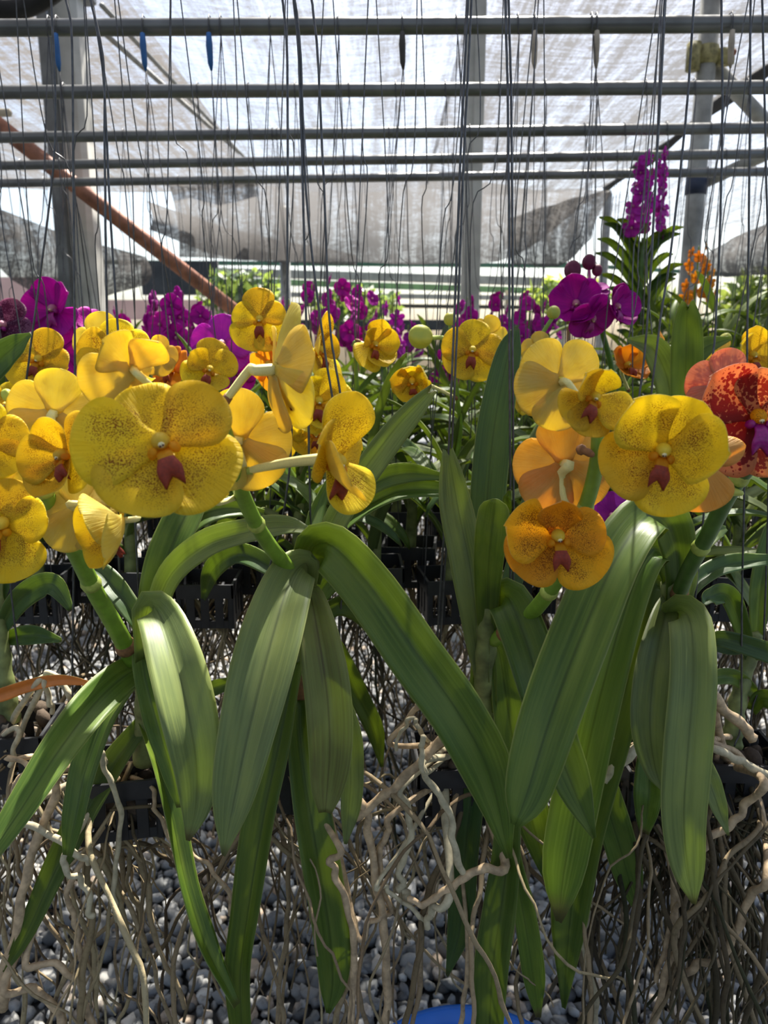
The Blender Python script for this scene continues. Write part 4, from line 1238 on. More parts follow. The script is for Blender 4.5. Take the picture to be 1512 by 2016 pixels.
# ---------------- plant C: tall upright leaves, orange-yellow blooms
C_, cc = front(892, 1475, 0.82, 'orchid with tall upright leaves and an orange speckled bloom low on its spike', 0.05)
stem(C_, [(948, 1480, .81), (950, 1400, .79), (955, 1290, .77), (962, 1190, .755)], (56, 32))
leaf(C_, [(950, 1340, .77), (938, 1230, .76), (922, 1110, .77), (898, 990, .79), (882, 885, .80)], (30, 56, 70, 66, 30), 'leaf_pale', roll=-14, tip='split')
leaf(C_, [(962, 1290, .78), (956, 1130, .80), (960, 980, .82), (975, 830, .84), (1000, 700, .86), (1018, 645, .87)], (34, 66, 72, 70, 52, 12), 'leaf_deep', roll=10, fold=14)
leaf(C_, [(958, 1250, .76), (960, 1140, .73), (966, 1060, .72), (976, 982, .72)], (34, 54, 64, 62), 'leaf_fresh', roll=-8, fold=12, tip='round')
leaf(C_, [(965, 1250, .77), (972, 1190, .75), (1000, 1180, .72), (1035, 1260, .69), (1062, 1350, .67), (1092, 1450, .66), (1130, 1550, .65), (1170, 1650, .65)], (26, 50, 84, 94, 92, 86, 72, 8), 'leaf', roll=(10, -20))
leaf(C_, [(975, 1270, .77), (985, 1290, .77), (1000, 1390, .775), (1022, 1510, .78), (1050, 1620, .785), (1084, 1750, .79)], (24, 44, 66, 74, 66, 8), 'leaf', roll=-10)
leaf(C_, [(985, 1480, .76), (1000, 1560, .74), (998, 1680, .73), (985, 1790, .72), (968, 1910, .71), (962, 2060, .71)], (26, 46, 58, 68, 70, 52), 'leaf', roll=10, fold=38)
leaf(C_, [(995, 1600, .75), (1012, 1700, .74), (1032, 1800, .73), (1050, 1920, .72), (1060, 2003, .72)], (22, 34, 46, 46, 10), 'leaf_fresh', roll=-15, fold=34)
leaf(C_, [(950, 1420, .79), (930, 1540, .78), (914, 1690, .77), (906, 1820, .76), (880, 1922, .75)], (40, 58, 58, 50, 6), 'leaf_deep', roll=10, fold=30)
leaf(C_, [(955, 1400, .78), (952, 1370, .775), (952, 1310, .77), (955, 1260, .765)], (42, 56, 52, 36), 'leaf_fresh', roll=0, fold=50)
leaf(C_, [(968, 1240, .80), (1010, 1130, .84), (1040, 1010, .88), (1050, 930, .90)], (24, 46, 46, 10), 'leaf_deep', roll=20)
leaf(C_, [(1000, 1010, .80), (998, 985, .78), (1004, 965, .775)], (14, 18, 6), 'leaf_fresh', roll=0)
spike(C_, [(972, 1260, .76), (1030, 1222, .72), (1070, 1180, .68), (1105, 1125, .65), (1128, 1060, .62), (1160, 975, .595), (1176, 900, .585), (1178, 825, .585)], (30, 20))
flower(C_, (1105, 752, .58), 182, (-.25, .25, -1), 50, 'Y', ped=[(1150, 800, .575), (1180, 850, .57)], pedw=14)
flower(C_, (1166, 784, .515), 172, (.22, .12, .95), 62, 'Y', pets=[('ham', 100, .85, 5), ('petc', 172, .85, 35), ('pet', 352, 1.0, 8), ('sep', 238, .95, 4), ('sep', 284, .95, 4)], ped=[(1180, 830, .555)], pedw=12)
flower(C_, (1112, 915, .60), 200, (-.05, .12, -1), 100, 'O', ped=[(1104, 935, .60), (1110, 985, .60), (1140, 1010, .61)], pedw=20)
flower(C_, (1096, 1056, .545), 214, (-.02, .15, 1), 92, 'O', pets=[('dorc', 88, .80, 28), ('petc', 170, 1.12, 6), ('pet', 4, .86, 6), ('sep', 218, 1.05, 3), ('sep', 312, 1.08, 3)], ped=[(1120, 1040, .60), (1130, 1060, .62)], pedw=12)
flower(C_, (1302, 888, .51), 238, (-.08, .06, 1), 76, 'Y', pets=[('dorc', 66, 1.0, 3), ('petc', 142, 1.1, 14), ('petc', 6, 1.12, 26), ('sep', 216, 1.05, 2), ('sep', 294, 1.08, 2)], ped=[(1260, 890, .57), (1185, 880, .575)], pedw=13)
flower(C_, (1372, 905, .555), 200, (.35, .1, -.9), 60, 'O', pets=[('nar', 135, .95, 10), ('sep', 232, 1.05, 3), ('sep', 300, 1.05, 3), ('nar', 20, .8, 3)], lip=False, ped=[(1300, 900, .57), (1190, 880, .575)], pedw=10)
V, F = tube(spline([P(1140, 884, .585), P(1152, 888, .575), P(1168, 896, .575)], 6), [0.0028, 0.0045, 0.003, 0.003, 0.003, 0.002], 8); mkw('dried_bract', V, F, M['bract'], C_)
fwire(C_, [(922, -20), (907, 300), (895, 600), (882, 880), (867, 1120), (846, 1440), (844, 1475)], twin=True)
fwire(C_, [(994, -20), (1001, 300), (1003, 700), (1004, 1170), (1000, 1400), (940, 1480)], twin=True, Yb=.79)
roots(C_, cc + np.array([0, 0, -0.03]), 16)
root_mass(C_, cc + np.array([0, 0, -0.03]), 20, wander=1.2)
root(C_, [(892, 1436, .72), (850, 1475, .715), (800, 1530, .71), (750, 1570, .71), (700, 1612, .71)], (22, 17), 'root_tan')
root(C_, [(832, 1500, .705), (850, 1540, .705), (880, 1590, .70), (895, 1650, .70), (912, 1722, .70)], (13, 15), 'root_pale')
root(C_, [(796, 1545, .72), (800, 1590, .72), (805, 1650, .72), (790, 1710, .72), (792, 1750, .72), (806, 1782, .72)], (13, 14), 'root_pale')
root(C_, [(990, 1690, .73), (950, 1708, .71), (910, 1732, .70), (870, 1760, .70), (832, 1778, .70), (808, 1772, .70)], (20, 11), 'root_tan')
root(C_, [(885, 1755, .705), (850, 1790, .705), (838, 1830, .705)], (20, 12), 'root_pale')
root(C_, [(755, 1725, .71), (765, 1750, .71), (790, 1775, .71), (820, 1800, .71), (842, 1825, .71)], (9, 9), 'root_pale')
root(C_, [(780, 1600, .73), (765, 1640, .73), (750, 1680, .73), (752, 1740, .73), (765, 1790, .73), (752, 1820, .73)], (13, 11), 'root_tan')
root(C_, [(775, 1470, .74), (800, 1420, .74), (825, 1390, .74), (840, 1400, .74), (850, 1420, .74), (880, 1425, .74)], (11, 13), 'root_tan')
root(C_, [(826, 1440, .73), (822, 1420, .73), (810, 1415, .73), (790, 1440, .73), (780, 1480, .73)], (10, 7), 'root_pale')
root(C_, [(836, 1520, .70), (830, 1480, .70), (832, 1450, .70)], (10, 12), 'root_pale')
root(C_, [(1050, 1600, .83), (1150, 1690, .82), (1160, 1780, .80), (1148, 1860, .79), (1165, 1940, .79), (1172, 2040, .79)], (12, 12), 'root_pale')
root(C_, [(920, 1900, .74), (912, 1960, .74), (905, 2040, .74)], (9, 10), 'root_tan')

# ---------------- plant D: broad arching leaves in a fan
Dp, dc = front(1288, 1480, 0.84, 'orchid with a dense fan of broad arching leaves and a bare mottled spike', 0.06)
stem(Dp, [(1295, 1480, .84), (1300, 1380, .81), (1308, 1260, .78), (1322, 1150, .77)], (54, 34))
leaf(Dp, [(1322, 1230, .77), (1336, 1120, .76), (1322, 1040, .73), (1278, 1012, .69), (1212, 1095, .65), (1140, 1260, .61), (1080, 1420, .58), (1038, 1560, .565), (1014, 1625, .56)], (34, 62, 86, 96, 112, 122, 118, 90, 22), 'leaf', roll=(30, 4), fold=22)
leaf(Dp, [(1318, 1240, .78), (1325, 1140, .775), (1300, 1080, .76), (1262, 1110, .745), (1218, 1230, .73), (1172, 1400, .71), (1140, 1550, .70), (1110, 1710, .695), (1100, 1815, .695)], (30, 54, 76, 86, 92, 98, 96, 84, 12), 'leaf', roll=(25, 6))
leaf(Dp, [(1316, 1260, .79), (1312, 1170, .79), (1288, 1155, .78), (1246, 1300, .765), (1195, 1470, .755), (1150, 1640, .745), (1122, 1800, .74), (1110, 1985, .735)], (30, 52, 74, 86, 88, 82, 74, 8), 'leaf', roll=(15, 10))
leaf(Dp, [(1150, 1440, .80), (1178, 1530, .785), (1210, 1630, .775), (1236, 1720, .77), (1254, 1795, .77)], (40, 62, 66, 58, 8), 'leaf', roll=-10)
leaf(Dp, [(1322, 1260, .775), (1330, 1205, .74), (1358, 1222, .69), (1365, 1330, .65), (1354, 1480, .63), (1346, 1610, .62), (1354, 1710, .62), (1366, 1780, .62)], (26, 56, 80, 88, 92, 84, 62, 8), 'leaf_pale', roll=(0, 4), fold=16)
leaf(Dp, [(1322, 1170, .775), (1308, 1215, .74), (1288, 1320, .69), (1280, 1430, .67), (1290, 1510, .67), (1304, 1556, .67)], (26, 52, 76, 76, 48, 6), 'leaf_pale', roll=(0, -5))
leaf(Dp, [(1280, 1450, .77), (1278, 1520, .75), (1275, 1580, .74), (1268, 1640, .74)], (34, 52, 52, 20), 'leaf', roll=10)
leaf(Dp, [(1370, 1470, .74), (1392, 1520, .72), (1412, 1580, .71), (1434, 1645, .71)], (20, 36, 36, 4), 'leaf_pale', roll=-20)
leaf(Dp, [(1320, 1190, .79), (1350, 1110, .82), (1400, 1050, .86), (1430, 1040, .88)], (20, 40, 44, 10), 'leaf', roll=-20)
leaf(Dp, [(1330, 1220, .78), (1350, 1150, .79), (1345, 1080, .80), (1350, 1020, .81)], (20, 44, 52, 20), 'leaf_pale', roll=-10)
leaf(Dp, [(1325, 1230, .80), (1370, 1150, .83), (1430, 1112, .85), (1530, 1100, .86)], (20, 36, 40, 20), 'leaf_deep', roll=-20)
leaf(Dp, [(1320, 1240, .80), (1290, 1180, .82), (1240, 1150, .84), (1215, 1190, .86)], (22, 44, 44, 10), 'leaf', roll=10)
spike(Dp, [(1330, 1190, .77), (1352, 1130, .74), (1395, 1050, .70), (1440, 965, .665), (1490, 900, .64), (1540, 860, .62)], (30, 26), 'spike_d')
V, F = tube(spline([P(1424, 975, .66), P(1440, 968, .655), P(1462, 972, .65)], 6), [0.006, 0.007, 0.006, 0.004, 0.003, 0.002], 8); mkw('bract', V, F, M['pedicel_g'], Dp)
fl_r = flower(Dp, (1488, 822, .60), 238, (-.1, .05, 1), 88, 'R', pets=[('dorc', 92, .8, 3), ('petc', 148, 1.08, 3), ('pet', 10, 1.0, 6), ('sep', 218, 1.12, 2), ('sep', 300, 1.0, 2)], ped=[(1500, 860, .625), (1510, 885, .64)], pedw=12)
flower(Dp, (1425, 762, .645), 150, (-.1, .3, -1), 85, 'R', ped=[(1470, 820, .648), (1505, 885, .648)], pedw=12)
fwire(Dp, [(1310, -20), (1297, 250), (1286, 480), (1270, 700), (1255, 830), (1238, 1100), (1230, 1470)])
fwire(Dp, [(1368, -20), (1350, 250), (1322, 500), (1300, 640), (1280, 800), (1262, 1000), (1245, 1200), (1268, 1480)])
fwire(Dp, [(1420, -20), (1422, 200), (1415, 480), (1408, 640), (1400, 740), (1385, 1000), (1360, 1250), (1348, 1490)])
roots(Dp, dc + np.array([0, 0, -0.03]), 40, mat='root_dark', spread=0.06, r=(0.0018, 0.0038))
root_mass(Dp, dc + np.array([0.02, 0, -0.03]), 70, mat='root_dark', spread=0.065)
root(Dp, [(1260, 1475, .76), (1225, 1500, .75), (1190, 1535, .75)], (24, 22), 'root_pale')
root(Dp, [(1255, 1440, .76), (1230, 1448, .76), (1205, 1452, .76)], (11, 10), 'root_pale')
root(Dp, [(1260, 1468, .77), (1230, 1475, .77), (1210, 1485, .77)], (9, 8), 'root_tan')

# ---------------- plant G: beside the picture's lower corner roots
Gp, gc = front(1452, 1470, 0.86, 'orchid basket wrapped in thick looping roots beside a single wire', -0.05)
stem(Gp, [(1440, 1470, .86), (1446, 1420, .86), (1460, 1350, .87), (1490, 1250, .88)], (40, 26))
leaf(Gp, [(1480, 1300, .87), (1440, 1180, .86), (1400, 1175, .84), (1385, 1190, .83)], (24, 40, 36, 8), 'leaf_deep')
leaf(Gp, [(1490, 1270, .88), (1440, 1275, .87), (1400, 1268, .86), (1425, 1258, .85), (1530, 1290, .84)], (20, 30, 20, 34, 44), 'leaf_deep')
leaf(Gp, [(1500, 1380, .88), (1450, 1335, .86), (1400, 1335, .84), (1390, 1345, .84)], (20, 32, 28, 8), 'leaf')
leaf(Gp, [(1480, 1400, .87), (1500, 1375, .86), (1540, 1390, .84), (1600, 1430, .82)], (20, 34, 36, 10), 'leaf')
leaf(Gp, [(1490, 1260, .88), (1500, 1150, .90), (1530, 1040, .93), (1570, 960, .96)], (24, 44, 44, 10), 'leaf')
fwire(Gp, [(1478, -20), (1475, 300), (1470, 640), (1465, 900), (1460, 1200), (1458, 1420), (1445, 1470)], Yb=.84)
fwire(Gp, [(1500, -20), (1508, 300), (1514, 640), (1512, 1000), (1500, 1310), (1480, 1400), (1476, 1468)], Yb=.86)
roots(Gp, gc + np.array([0, 0, -0.03]), 36, mat='root_dark', spread=0.055, r=(0.0018, 0.004))
root_mass(Gp, gc + np.array([0, 0, -0.03]), 60, mat='root_dark', spread=0.06)
root(Gp, [(1395, 1375, .78), (1430, 1400, .78), (1465, 1430, .78), (1480, 1455, .78)], (20, 22), 'root_tan')
root(Gp, [(1400, 1470, .76), (1440, 1490, .76), (1480, 1510, .76), (1530, 1545, .76)], (15, 17), 'root_pale')
root(Gp, [(1395, 1455, .77), (1440, 1475, .77), (1490, 1515, .77), (1540, 1540, .77)], (13, 13), 'root_tan')
root(Gp, [(1500, 1530, .75), (1470, 1580, .75), (1440, 1620, .75), (1400, 1650, .75), (1375, 1690, .75)], (18, 14), 'root_tan')
root(Gp, [(1512, 1700, .74), (1480, 1760, .74), (1450, 1830, .74), (1420, 1885, .74), (1370, 1900, .74), (1330, 1940, .74)], (17, 16), 'root_tan')
root(Dp, [(1330, 1850, .75), (1320, 1890, .75), (1300, 1970, .75), (1285, 2040, .75)], (14, 15), 'root_tan')
root(Dp, [(1325, 1740, .76), (1330, 1790, .76), (1310, 1860, .76), (1290, 1930, .76)], (11, 10), 'root_tan')

# ---------------- plant E: at the side, with the orange withered leaf
E, ec = front(28, 1420, 0.86, 'orchid with an orange withered leaf across its tangled basket', 0.1)
stem(E, [(20, 1420, .86), (10, 1350, .86), (0, 1250, .87), (-10, 1150, .88)], (40, 26))
o = leaf(E, [(-60, 1385, .84), (0, 1368, .83), (60, 1348, .82), (120, 1338, .81), (182, 1346, .81)], (20, 28, 26, 22, 8), 'leaf_dead', roll=15, name='withered_leaf')
tag(o, 'orange withered leaf')
leaf(E, [(-60, 770, .84), (-10, 715, .83), (30, 680, .82), (60, 657, .82)], (60, 62, 44, 6), 'leaf_deep', roll=-20, fold=14)
leaf(E, [(-5, 1250, .87), (40, 1180, .87), (100, 1150, .86), (140, 1200, .85)], (24, 46, 46, 12), 'leaf_deep')
leaf(E, [(-5, 1260, .88), (60, 1250, .87), (120, 1260, .86)], (20, 40, 10), 'leaf_deep')
leaf(E, [(-10, 1200, .88), (30, 1060, .90), (90, 980, .93), (130, 1000, .95)], (24, 50, 46, 12), 'leaf_deep')
fwire(E, [(100, -20), (108, 300), (60, 700), (20, 1000), (22, 1155), (45, 1330), (58, 1400)], Yb=.85)
roots(E, ec + np.array([0, 0, -0.03]), 28, spread=0.05)
root_mass(E, ec + np.array([0, 0, -0.03]), 50, spread=0.05)
root(E, [(70, 1350, .82), (95, 1328, .82), (120, 1345, .82), (140, 1375, .82), (165, 1395, .83)], (12, 13), 'root_pale')
root(E, [(85, 1345, .82), (95, 1375, .82), (105, 1400, .83)], (12, 10), 'root_pale')
root(E, [(35, 1430, .80), (30, 1470, .80), (22, 1510, .80)], (11, 10), 'root_pale')

# ================================================================== ROWS BEHIND
ZB = [0.75, 0.90, 0.93, 0.96, 0.98, 1.0, 1.0]
RM = {}
def shared_root_mass(i, mat):
    key = (i, mat)
    if key not in RM:
        parts = []
        for q in range(14):
            p = np.array([rng.uniform(-0.036, 0.036), rng.uniform(-0.036, 0.036), rng.uniform(-0.065, -0.01)])
            for tries in range(30):
                L, R = root_path(p, rng.uniform(0.25, 0.65), rng.uniform(0.0011, 0.0028), 1.0, 18, d0=nrm((rng.normal() * 0.45, rng.normal() * 0.45, -0.8)))
                hi = L[L[:, 2] > -0.13]
                if np.abs(hi[:, :2]).max() < 0.05:
                    break
            parts.append(tube_quads(spline(L, 26), np.interp(np.linspace(0, 17, 26), range(18), R), 5))
        V, F = merge(parts)
        RM[key] = mesh('root_mass', V, F, M[mat])
    return RM[key]

def unit_mesh(name, V, F, mat):
    return mesh(name, V, F, M[mat])
SLEEVE = {c: unit_mesh('hook_sleeve', *tube([(0, 0, 0), (0, 0, -0.02), (0.001, 0, -0.05), (0.002, 0, -0.062)], [0.0045, 0.0062, 0.005, 0.002], 8), c) for c in ('tape_blue', 'tape_tan', 'tape_dark')}
HOOK = unit_mesh('hook', *tube([(0, -0.016, -0.02), (0, -0.018, 0.002), (0, -0.010, 0.0165), (0, 0.006, 0.0175), (0, 0.016, 0.006), (0, 0.012, -0.010)], 0.0012, 6), 'wire')

JOBS = []

def orchid(k, px, label, group, nleaf=10, tall=1.0, seed=0, sleeve=None, mats=('leaf', 'leaf_deep', 'leaf_pale'), dz=0.0, nr=1, wires=3, stemh=0.16, yoff=0.0, yaw=None, slats=True):
    r = random.Random(1000 * k + px + seed)
    X = P(px, 900, pipe_y(k, 0))[0]
    Y = pipe_y(k, X) + yoff
    X, Y = free_spot(P(px, 900, Y)[0], Y)
    c = np.array([X, Y, ZB[k] + dz + r.uniform(-0.02, 0.02)])
    t = thing('hanging_orchid', c, label, 'orchid', group)
    basket(t, c, r.uniform(-0.15, 0.15), slats=slats)
    # stem
    top = c + np.array([r.uniform(-0.015, 0.015), r.uniform(-0.015, 0.0), stemh])
    L = spline([c + np.array([0, 0, -0.03]), c + np.array([0.004, 0, stemh * 0.4]), top], 10)
    V, F = tube(L, np.linspace(0.011, 0.007, 10), 9)
    mkw('stem', V, F, M['stem'], t)
    yw = r.uniform(-0.6, 0.6) if yaw is None else yaw
    for i in range(nleaf):
        h = (i + 0.5) / nleaf
        p = L[min(9, int(2 + h * 7))]
        a = yw + (math.pi if i % 2 else 0) + r.uniform(-0.35, 0.35)
        var = r.choice([0, 1, 2, 4, 6] if h < 0.6 else [1, 3, 5, 6, 7])
        JOBS.append((t, p, a, r.uniform(-0.2, 0.2), var, tall * r.uniform(0.8, 1.05), r.choice(mats), h, c[1]))
    # hanger
    hook = np.array([X + r.uniform(-0.01, 0.01), pipe_y(k, X), PZ])
    hk = put('hook', HOOK, t, Matrix.Translation([float(v) for v in hook]))
    s0 = hook + np.array([0, -0.017, -0.016])
    if sleeve:
        put('hook_sleeve', SLEEVE[sleeve], t, Matrix.Translation([float(v) for v in s0]))
    e0 = s0 + np.array([0.002, 0, -0.055 if sleeve else -0.002])
    for q in range(wires):
        an = r.uniform(0, 0.6) + q * 2 * math.pi / wires
        cr = c + np.array([0.043 * math.copysign(1, math.cos(an)), 0.043 * math.copysign(1, math.sin(an)), -0.005])
        kz = r.uniform(0.55, 0.75)
        mid = e0 * kz + cr * (1 - kz) + np.array([r.uniform(-0.012, 0.012), 0, 0])
        mid2 = e0 * (kz - 0.08) + cr * (1.08 - kz) + np.array([r.uniform(-0.02, 0.02), 0, 0])
        low = e0 * 0.25 + cr * 0.75 + np.array([r.uniform(-0.006, 0.006), 0, 0])
        V, F = tube(spline([e0, mid, mid2, low, cr], 20), 0.0009, 5)
        mkw('hanging_wire', V, F, M['wire'], t)
    if nr:
        o = put('root_mass', shared_root_mass(r.randrange(5), 'root' if r.random() < 0.6 else 'root_dark'), t, Matrix.Translation([float(v) for v in c]) @ Matrix.Rotation(r.uniform(0, 6.28), 4, 'Z'))
        tag(o, None, None, None, 'stuff')
    return t, c, top

def gspike(t, top, pts, w=(0.0042, 0.0028), mat='spike'):
    C = spline([top - np.array([0, 0, 0.06])] + [P(*p) for p in pts], 20)
    V, F = tube(C, np.linspace(w[0], w[1], 20), 9)
    return mkw('flower_spike', V, F, M[mat], t)

SECOND = 'orchids hanging in the second row'
R2 = {}
def second(px, label, **kw):
    return orchid(1, px, label, SECOND, **kw)

# --- second row, yellow kinds with their own blooms
t, c, top = second(50, 'second-row yellow orchid beside the dusky netted purple bloom', nleaf=11)
gspike(t, top, [(80, 800, 1.15), (75, 730, 1.12)])
flower(t, (78, 708, 1.08), 128, (.12, .05, 1), 75, 'Y', pets=[('dor', 78, 1, 4), ('petr', 160, 1, 6), ('pet', 0, .95, 10), ('sep', 228, 1.1, 5), ('sep', 300, .9, 20)], ped=[(82, 740, 1.12)], pedw=8)
flower(t, (12, 800, 1.06), 105, (.3, .3, 1), 70, 'Y', ped=[(60, 800, 1.14)], pedw=8)
t, c, top = second(240, 'second-row yellow orchid with a wide round bloom behind the back-turned pale flower', nleaf=11)
gspike(t, top, [(225, 830, 1.1), (228, 730, 1.04)])
flower(t, (228, 700, .98), 152, (0, .05, 1), 90, 'Y', pets=[('dor', 88, .95, 0), ('pet', 165, 1.0, 4), ('pet', 15, 1.0, 4), ('sep', 212, 1.0, 5), ('sep', 318, 1.0, 5)], ped=[(230, 745, 1.03)], pedw=8)
flower(t, (205, 675, 1.05), 120, (-.2, .1, -1), 100, 'Y')
flower(t, (310, 700, 1.06), 80, (.2, .1, -1), 80, 'Y')
t, c, top = second(400, 'second-row golden orchid with two cupped blooms below the magenta flower', nleaf=11)
gspike(t, top, [(420, 860, 1.15), (400, 780, 1.12)])
flower(t, (412, 728, 1.06), 118, (.35, .1, .9), 70, 'Y', pets=[('dor', 100, 1.1, 4), ('petc', 165, .85, 8), ('pet', 40, .95, 10), ('sep', 228, 1.0, 5), ('sep', 300, .9, 20)], ped=[(410, 780, 1.12)], pedw=8)
flower(t, (340, 728, 1.09), 100, (-.4, .2, .6), 100, 'T', ped=[(390, 790, 1.13)], pedw=8)
flower(t, (548, 880, 1.10), 70, (.4, -.2, .6), 80, 'Y')
t, c, top = second(580, 'second-row golden orchid with five loose blooms stacked up one spike', nleaf=11)
gspike(t, top, [(630, 920, 1.15), (600, 780, 1.13), (560, 680, 1.12), (520, 600, 1.12)])
flower(t, (512, 630, 1.10), 122, (.02, .05, 1), 92, 'Y', pets=[('dor', 92, 1.05, 0), ('dor', 165, .9, 2), ('dor', 18, .85, 2), ('sep', 235, 1.1, 4), ('sep', 302, 1.1, 4)], ped=[(540, 660, 1.13)], pedw=8)
flower(t, (535, 715, 1.10), 110, (-.5, -.2, .5), 110, 'T', ped=[(565, 700, 1.13)], pedw=8)
flower(t, (622, 690, 1.12), 130, (.75, .1, .35), 92, 'Y', pets=[('nar', 90, 1.2, 20), ('petc', 165, .8, 20), ('petc', 15, .8, 20), ('sep', 240, 1.2, 15), ('sep', 300, 1.2, 15)], ped=[(600, 720, 1.13)], pedw=8)
flower(t, (625, 790, 1.00), 140, (.35, .05, .9), 82, 'Y', pets=[('petc', 62, 1.0, 10), ('petc', 150, .9, 20), ('pet', 12, 1.0, 15), ('sep', 240, 1.0, 5), ('sepc', 300, 1.0, 12)], ped=[(605, 780, 1.1)], pedw=8)
flower(t, (620, 850, 1.03), 100, (.3, -.4, .8), 90, 'Y', ped=[(615, 830, 1.12)], pedw=8)
t, c, top = second(735, 'second-row yellow orchid with one cupped bloom turned toward the hanging wires', nleaf=11)
gspike(t, top, [(700, 830, 1.16), (702, 760, 1.14), (698, 672, 1.14)])
flower(t, (735, 678, 1.12), 104, (.5, .0, .85), 80, 'Y', pets=[('dorc', 92, 1.0, 10), ('petc', 165, .8, 20), ('petc', 15, 1.0, 15), ('sep', 240, 1.2, 10), ('sepc', 300, 1.1, 15)], ped=[(702, 670, 1.14)], pedw=8)
t, c, top = second(890, 'second-row yellow orchid with a flat round bloom, a closed bud and a nodding flower', nleaf=11)
gspike(t, top, [(905, 860, 1.16), (900, 780, 1.13), (892, 700, 1.12), (886, 640, 1.12)])
flower(t, (930, 690, 1.05), 124, (-.05, .08, 1), 82, 'Y', ped=[(900, 720, 1.12)], pedw=8)
flower(t, (812, 748, 1.06), 104, (-.1, -.35, 1), 95, 'Y', pets=[('ham', 92, .95, 5), ('petc', 170, 1.0, 20), ('ham', 10, 1.0, 5), ('sepc', 240, 1.0, 25), ('sepc', 300, 1.0, 25)], ped=[(860, 765, 1.1), (900, 785, 1.13)], pedw=9)
bud(t, (828, 662, 1.10), 46, 1.05, 170, 'bud', ped=[(870, 665, 1.12), (890, 672, 1.12)])
bud(t, (886, 628, 1.12), 24, 1.1, 90, 'bud')
flower(t, (960, 660, 1.12), 80, (.5, .2, -.7), 60, 'Y', ped=[(900, 690, 1.12)], pedw=8)
t, c, top = second(1035, 'second-row yellow orchid half hidden by the tall dark upright leaf', nleaf=11)
gspike(t, top, [(960, 790, 1.15), (1000, 770, 1.14), (1040, 700, 1.14), (1088, 625, 1.14)])
flower(t, (1022, 770, 1.10), 92, (.75, .0, .6), 75, 'Y', ped=[(1000, 780, 1.14)], pedw=8)
flower(t, (1062, 690, 1.12), 74, (-.2, .2, -1), 90, 'Y', ped=[(1050, 720, 1.14)], pedw=8)
bud(t, (1090, 615, 1.14), 26, 1.0, 90, 'bud')
t, c, top = second(1225, 'second-row plain orange orchid tucked behind the front yellow blooms', nleaf=12, mats=('leaf', 'leaf_pale', 'leaf'))
gspike(t, top, [(1240, 830, 1.15), (1235, 760, 1.14), (1290, 700, 1.14)])
flower(t, (1232, 722, 1.08), 100, (.2, .35, .6), 90, 'T', pets=[('ham', 92, .95, 5), ('petc', 170, 1.0, 20), ('petc', 10, 1.0, 15), ('sepc', 240, 1.0, 5), ('sepc', 300, 1.0, 5)], ped=[(1238, 770, 1.13)], pedw=8)
flower(t, (1305, 690, 1.14), 80, (.5, .1, .3), 85, 'T', ped=[(1280, 720, 1.14)], pedw=8)
leaf(t, [(1338, 1000, 1.0), (1345, 880, 1.0), (1350, 760, 1.0), (1352, 660, 1.0), (1354, 594, 1.0)], (40, 56, 62, 60, 34), 'leaf_fresh', roll=8, tip='split', fold=34)
leaf(t, [(1300, 900, 1.05), (1320, 780, 1.05), (1290, 690, 1.05), (1235, 668, 1.05)], (40, 56, 52, 8), 'leaf_pale', roll=10)
leaf(t, [(1330, 900, 1.05), (1345, 760, 1.06), (1380, 690, 1.06), (1440, 665, 1.06)], (30, 44, 44, 8), 'leaf', roll=-20)
t, c, top = second(1465, 'second-row yellow orchid with crowded blooms above the red blotched flower', nleaf=11)
gspike(t, top, [(1470, 830, 1.15), (1465, 740, 1.12)])
flower(t, (1478, 700, 1.06), 122, (.15, .05, 1), 90, 'Y', pets=[('dorc', 92, .95, 5), ('petc', 170, 1.0, 20), ('pet', 10, 1.0, 10), ('sep', 240, 1.0, 5), ('sepc', 300, 1.0, 12)], ped=[(1468, 750, 1.12)], pedw=8)
flower(t, (1420, 705, 1.12), 80, (-.4, .2, -.8), 90, 'Y', ped=[(1460, 760, 1.13)], pedw=8)
flower(t, (1512, 745, 1.08), 90, (.0, .05, 1), 90, 'Y')
bud(t, (1428, 668, 1.14), 22, 1.2, 60, 'bud')

# --- magenta and dusky purple orchids between the second and third pipes
THIRD = 'magenta orchids behind the second row'
t, c, top = orchid(2, 120, 'big magenta orchid in front of the concrete post', THIRD, yoff=-0.12)
gspike(t, top, [(130, 800, 1.45), (120, 680, 1.42)])
flower(t, (108, 610, 1.35), 128, (-.2, .1, 1), 100, 'M', pets=[('dorc', 92, 1.0, 5), ('petc', 165, 1.0, 10), ('petc', 10, 1.0, 15), ('sep', 240, 1.0, 5), ('sep', 300, 1.0, 5)], ped=[(125, 680, 1.42)], pedw=7)
flower(t, (120, 690, 1.36), 120, (.2, -.1, 1), 80, 'M', ped=[(128, 710, 1.42)], pedw=7)
flower(t, (190, 650, 1.40), 100, (.6, .3, .5), 60, 'M', ped=[(135, 700, 1.42)], pedw=7)
t, c, top = orchid(2, 5, 'dusky purple orchid with dark netted petals', THIRD, yoff=-0.15)
gspike(t, top, [(10, 760, 1.42), (8, 690, 1.4)])
flower(t, (8, 640, 1.30), 112, (.1, .1, 1), 60, 'V', ped=[(10, 700, 1.4)], pedw=7)
flower(t, (25, 690, 1.36), 90, (.1, -.2, 1), 80, 'V')
t, c, top = orchid(2, 440, 'bright magenta orchid with a flat open bloom beside the rusty brace', THIRD, yoff=-0.12)
gspike(t, top, [(450, 800, 1.46), (440, 720, 1.42)])
flower(t, (438, 678, 1.30), 122, (.02, .1, 1), 85, 'L', ped=[(445, 730, 1.42)], pedw=7)
flower(t, (462, 730, 1.36), 90, (.2, -.3, 1), 85, 'M')
t, c, top = orchid(2, 1180, 'deep magenta orchid with plum buds at the top of its spike', THIRD, yoff=-0.2, mats=('leaf', 'leaf_fresh', 'leaf_pale'))
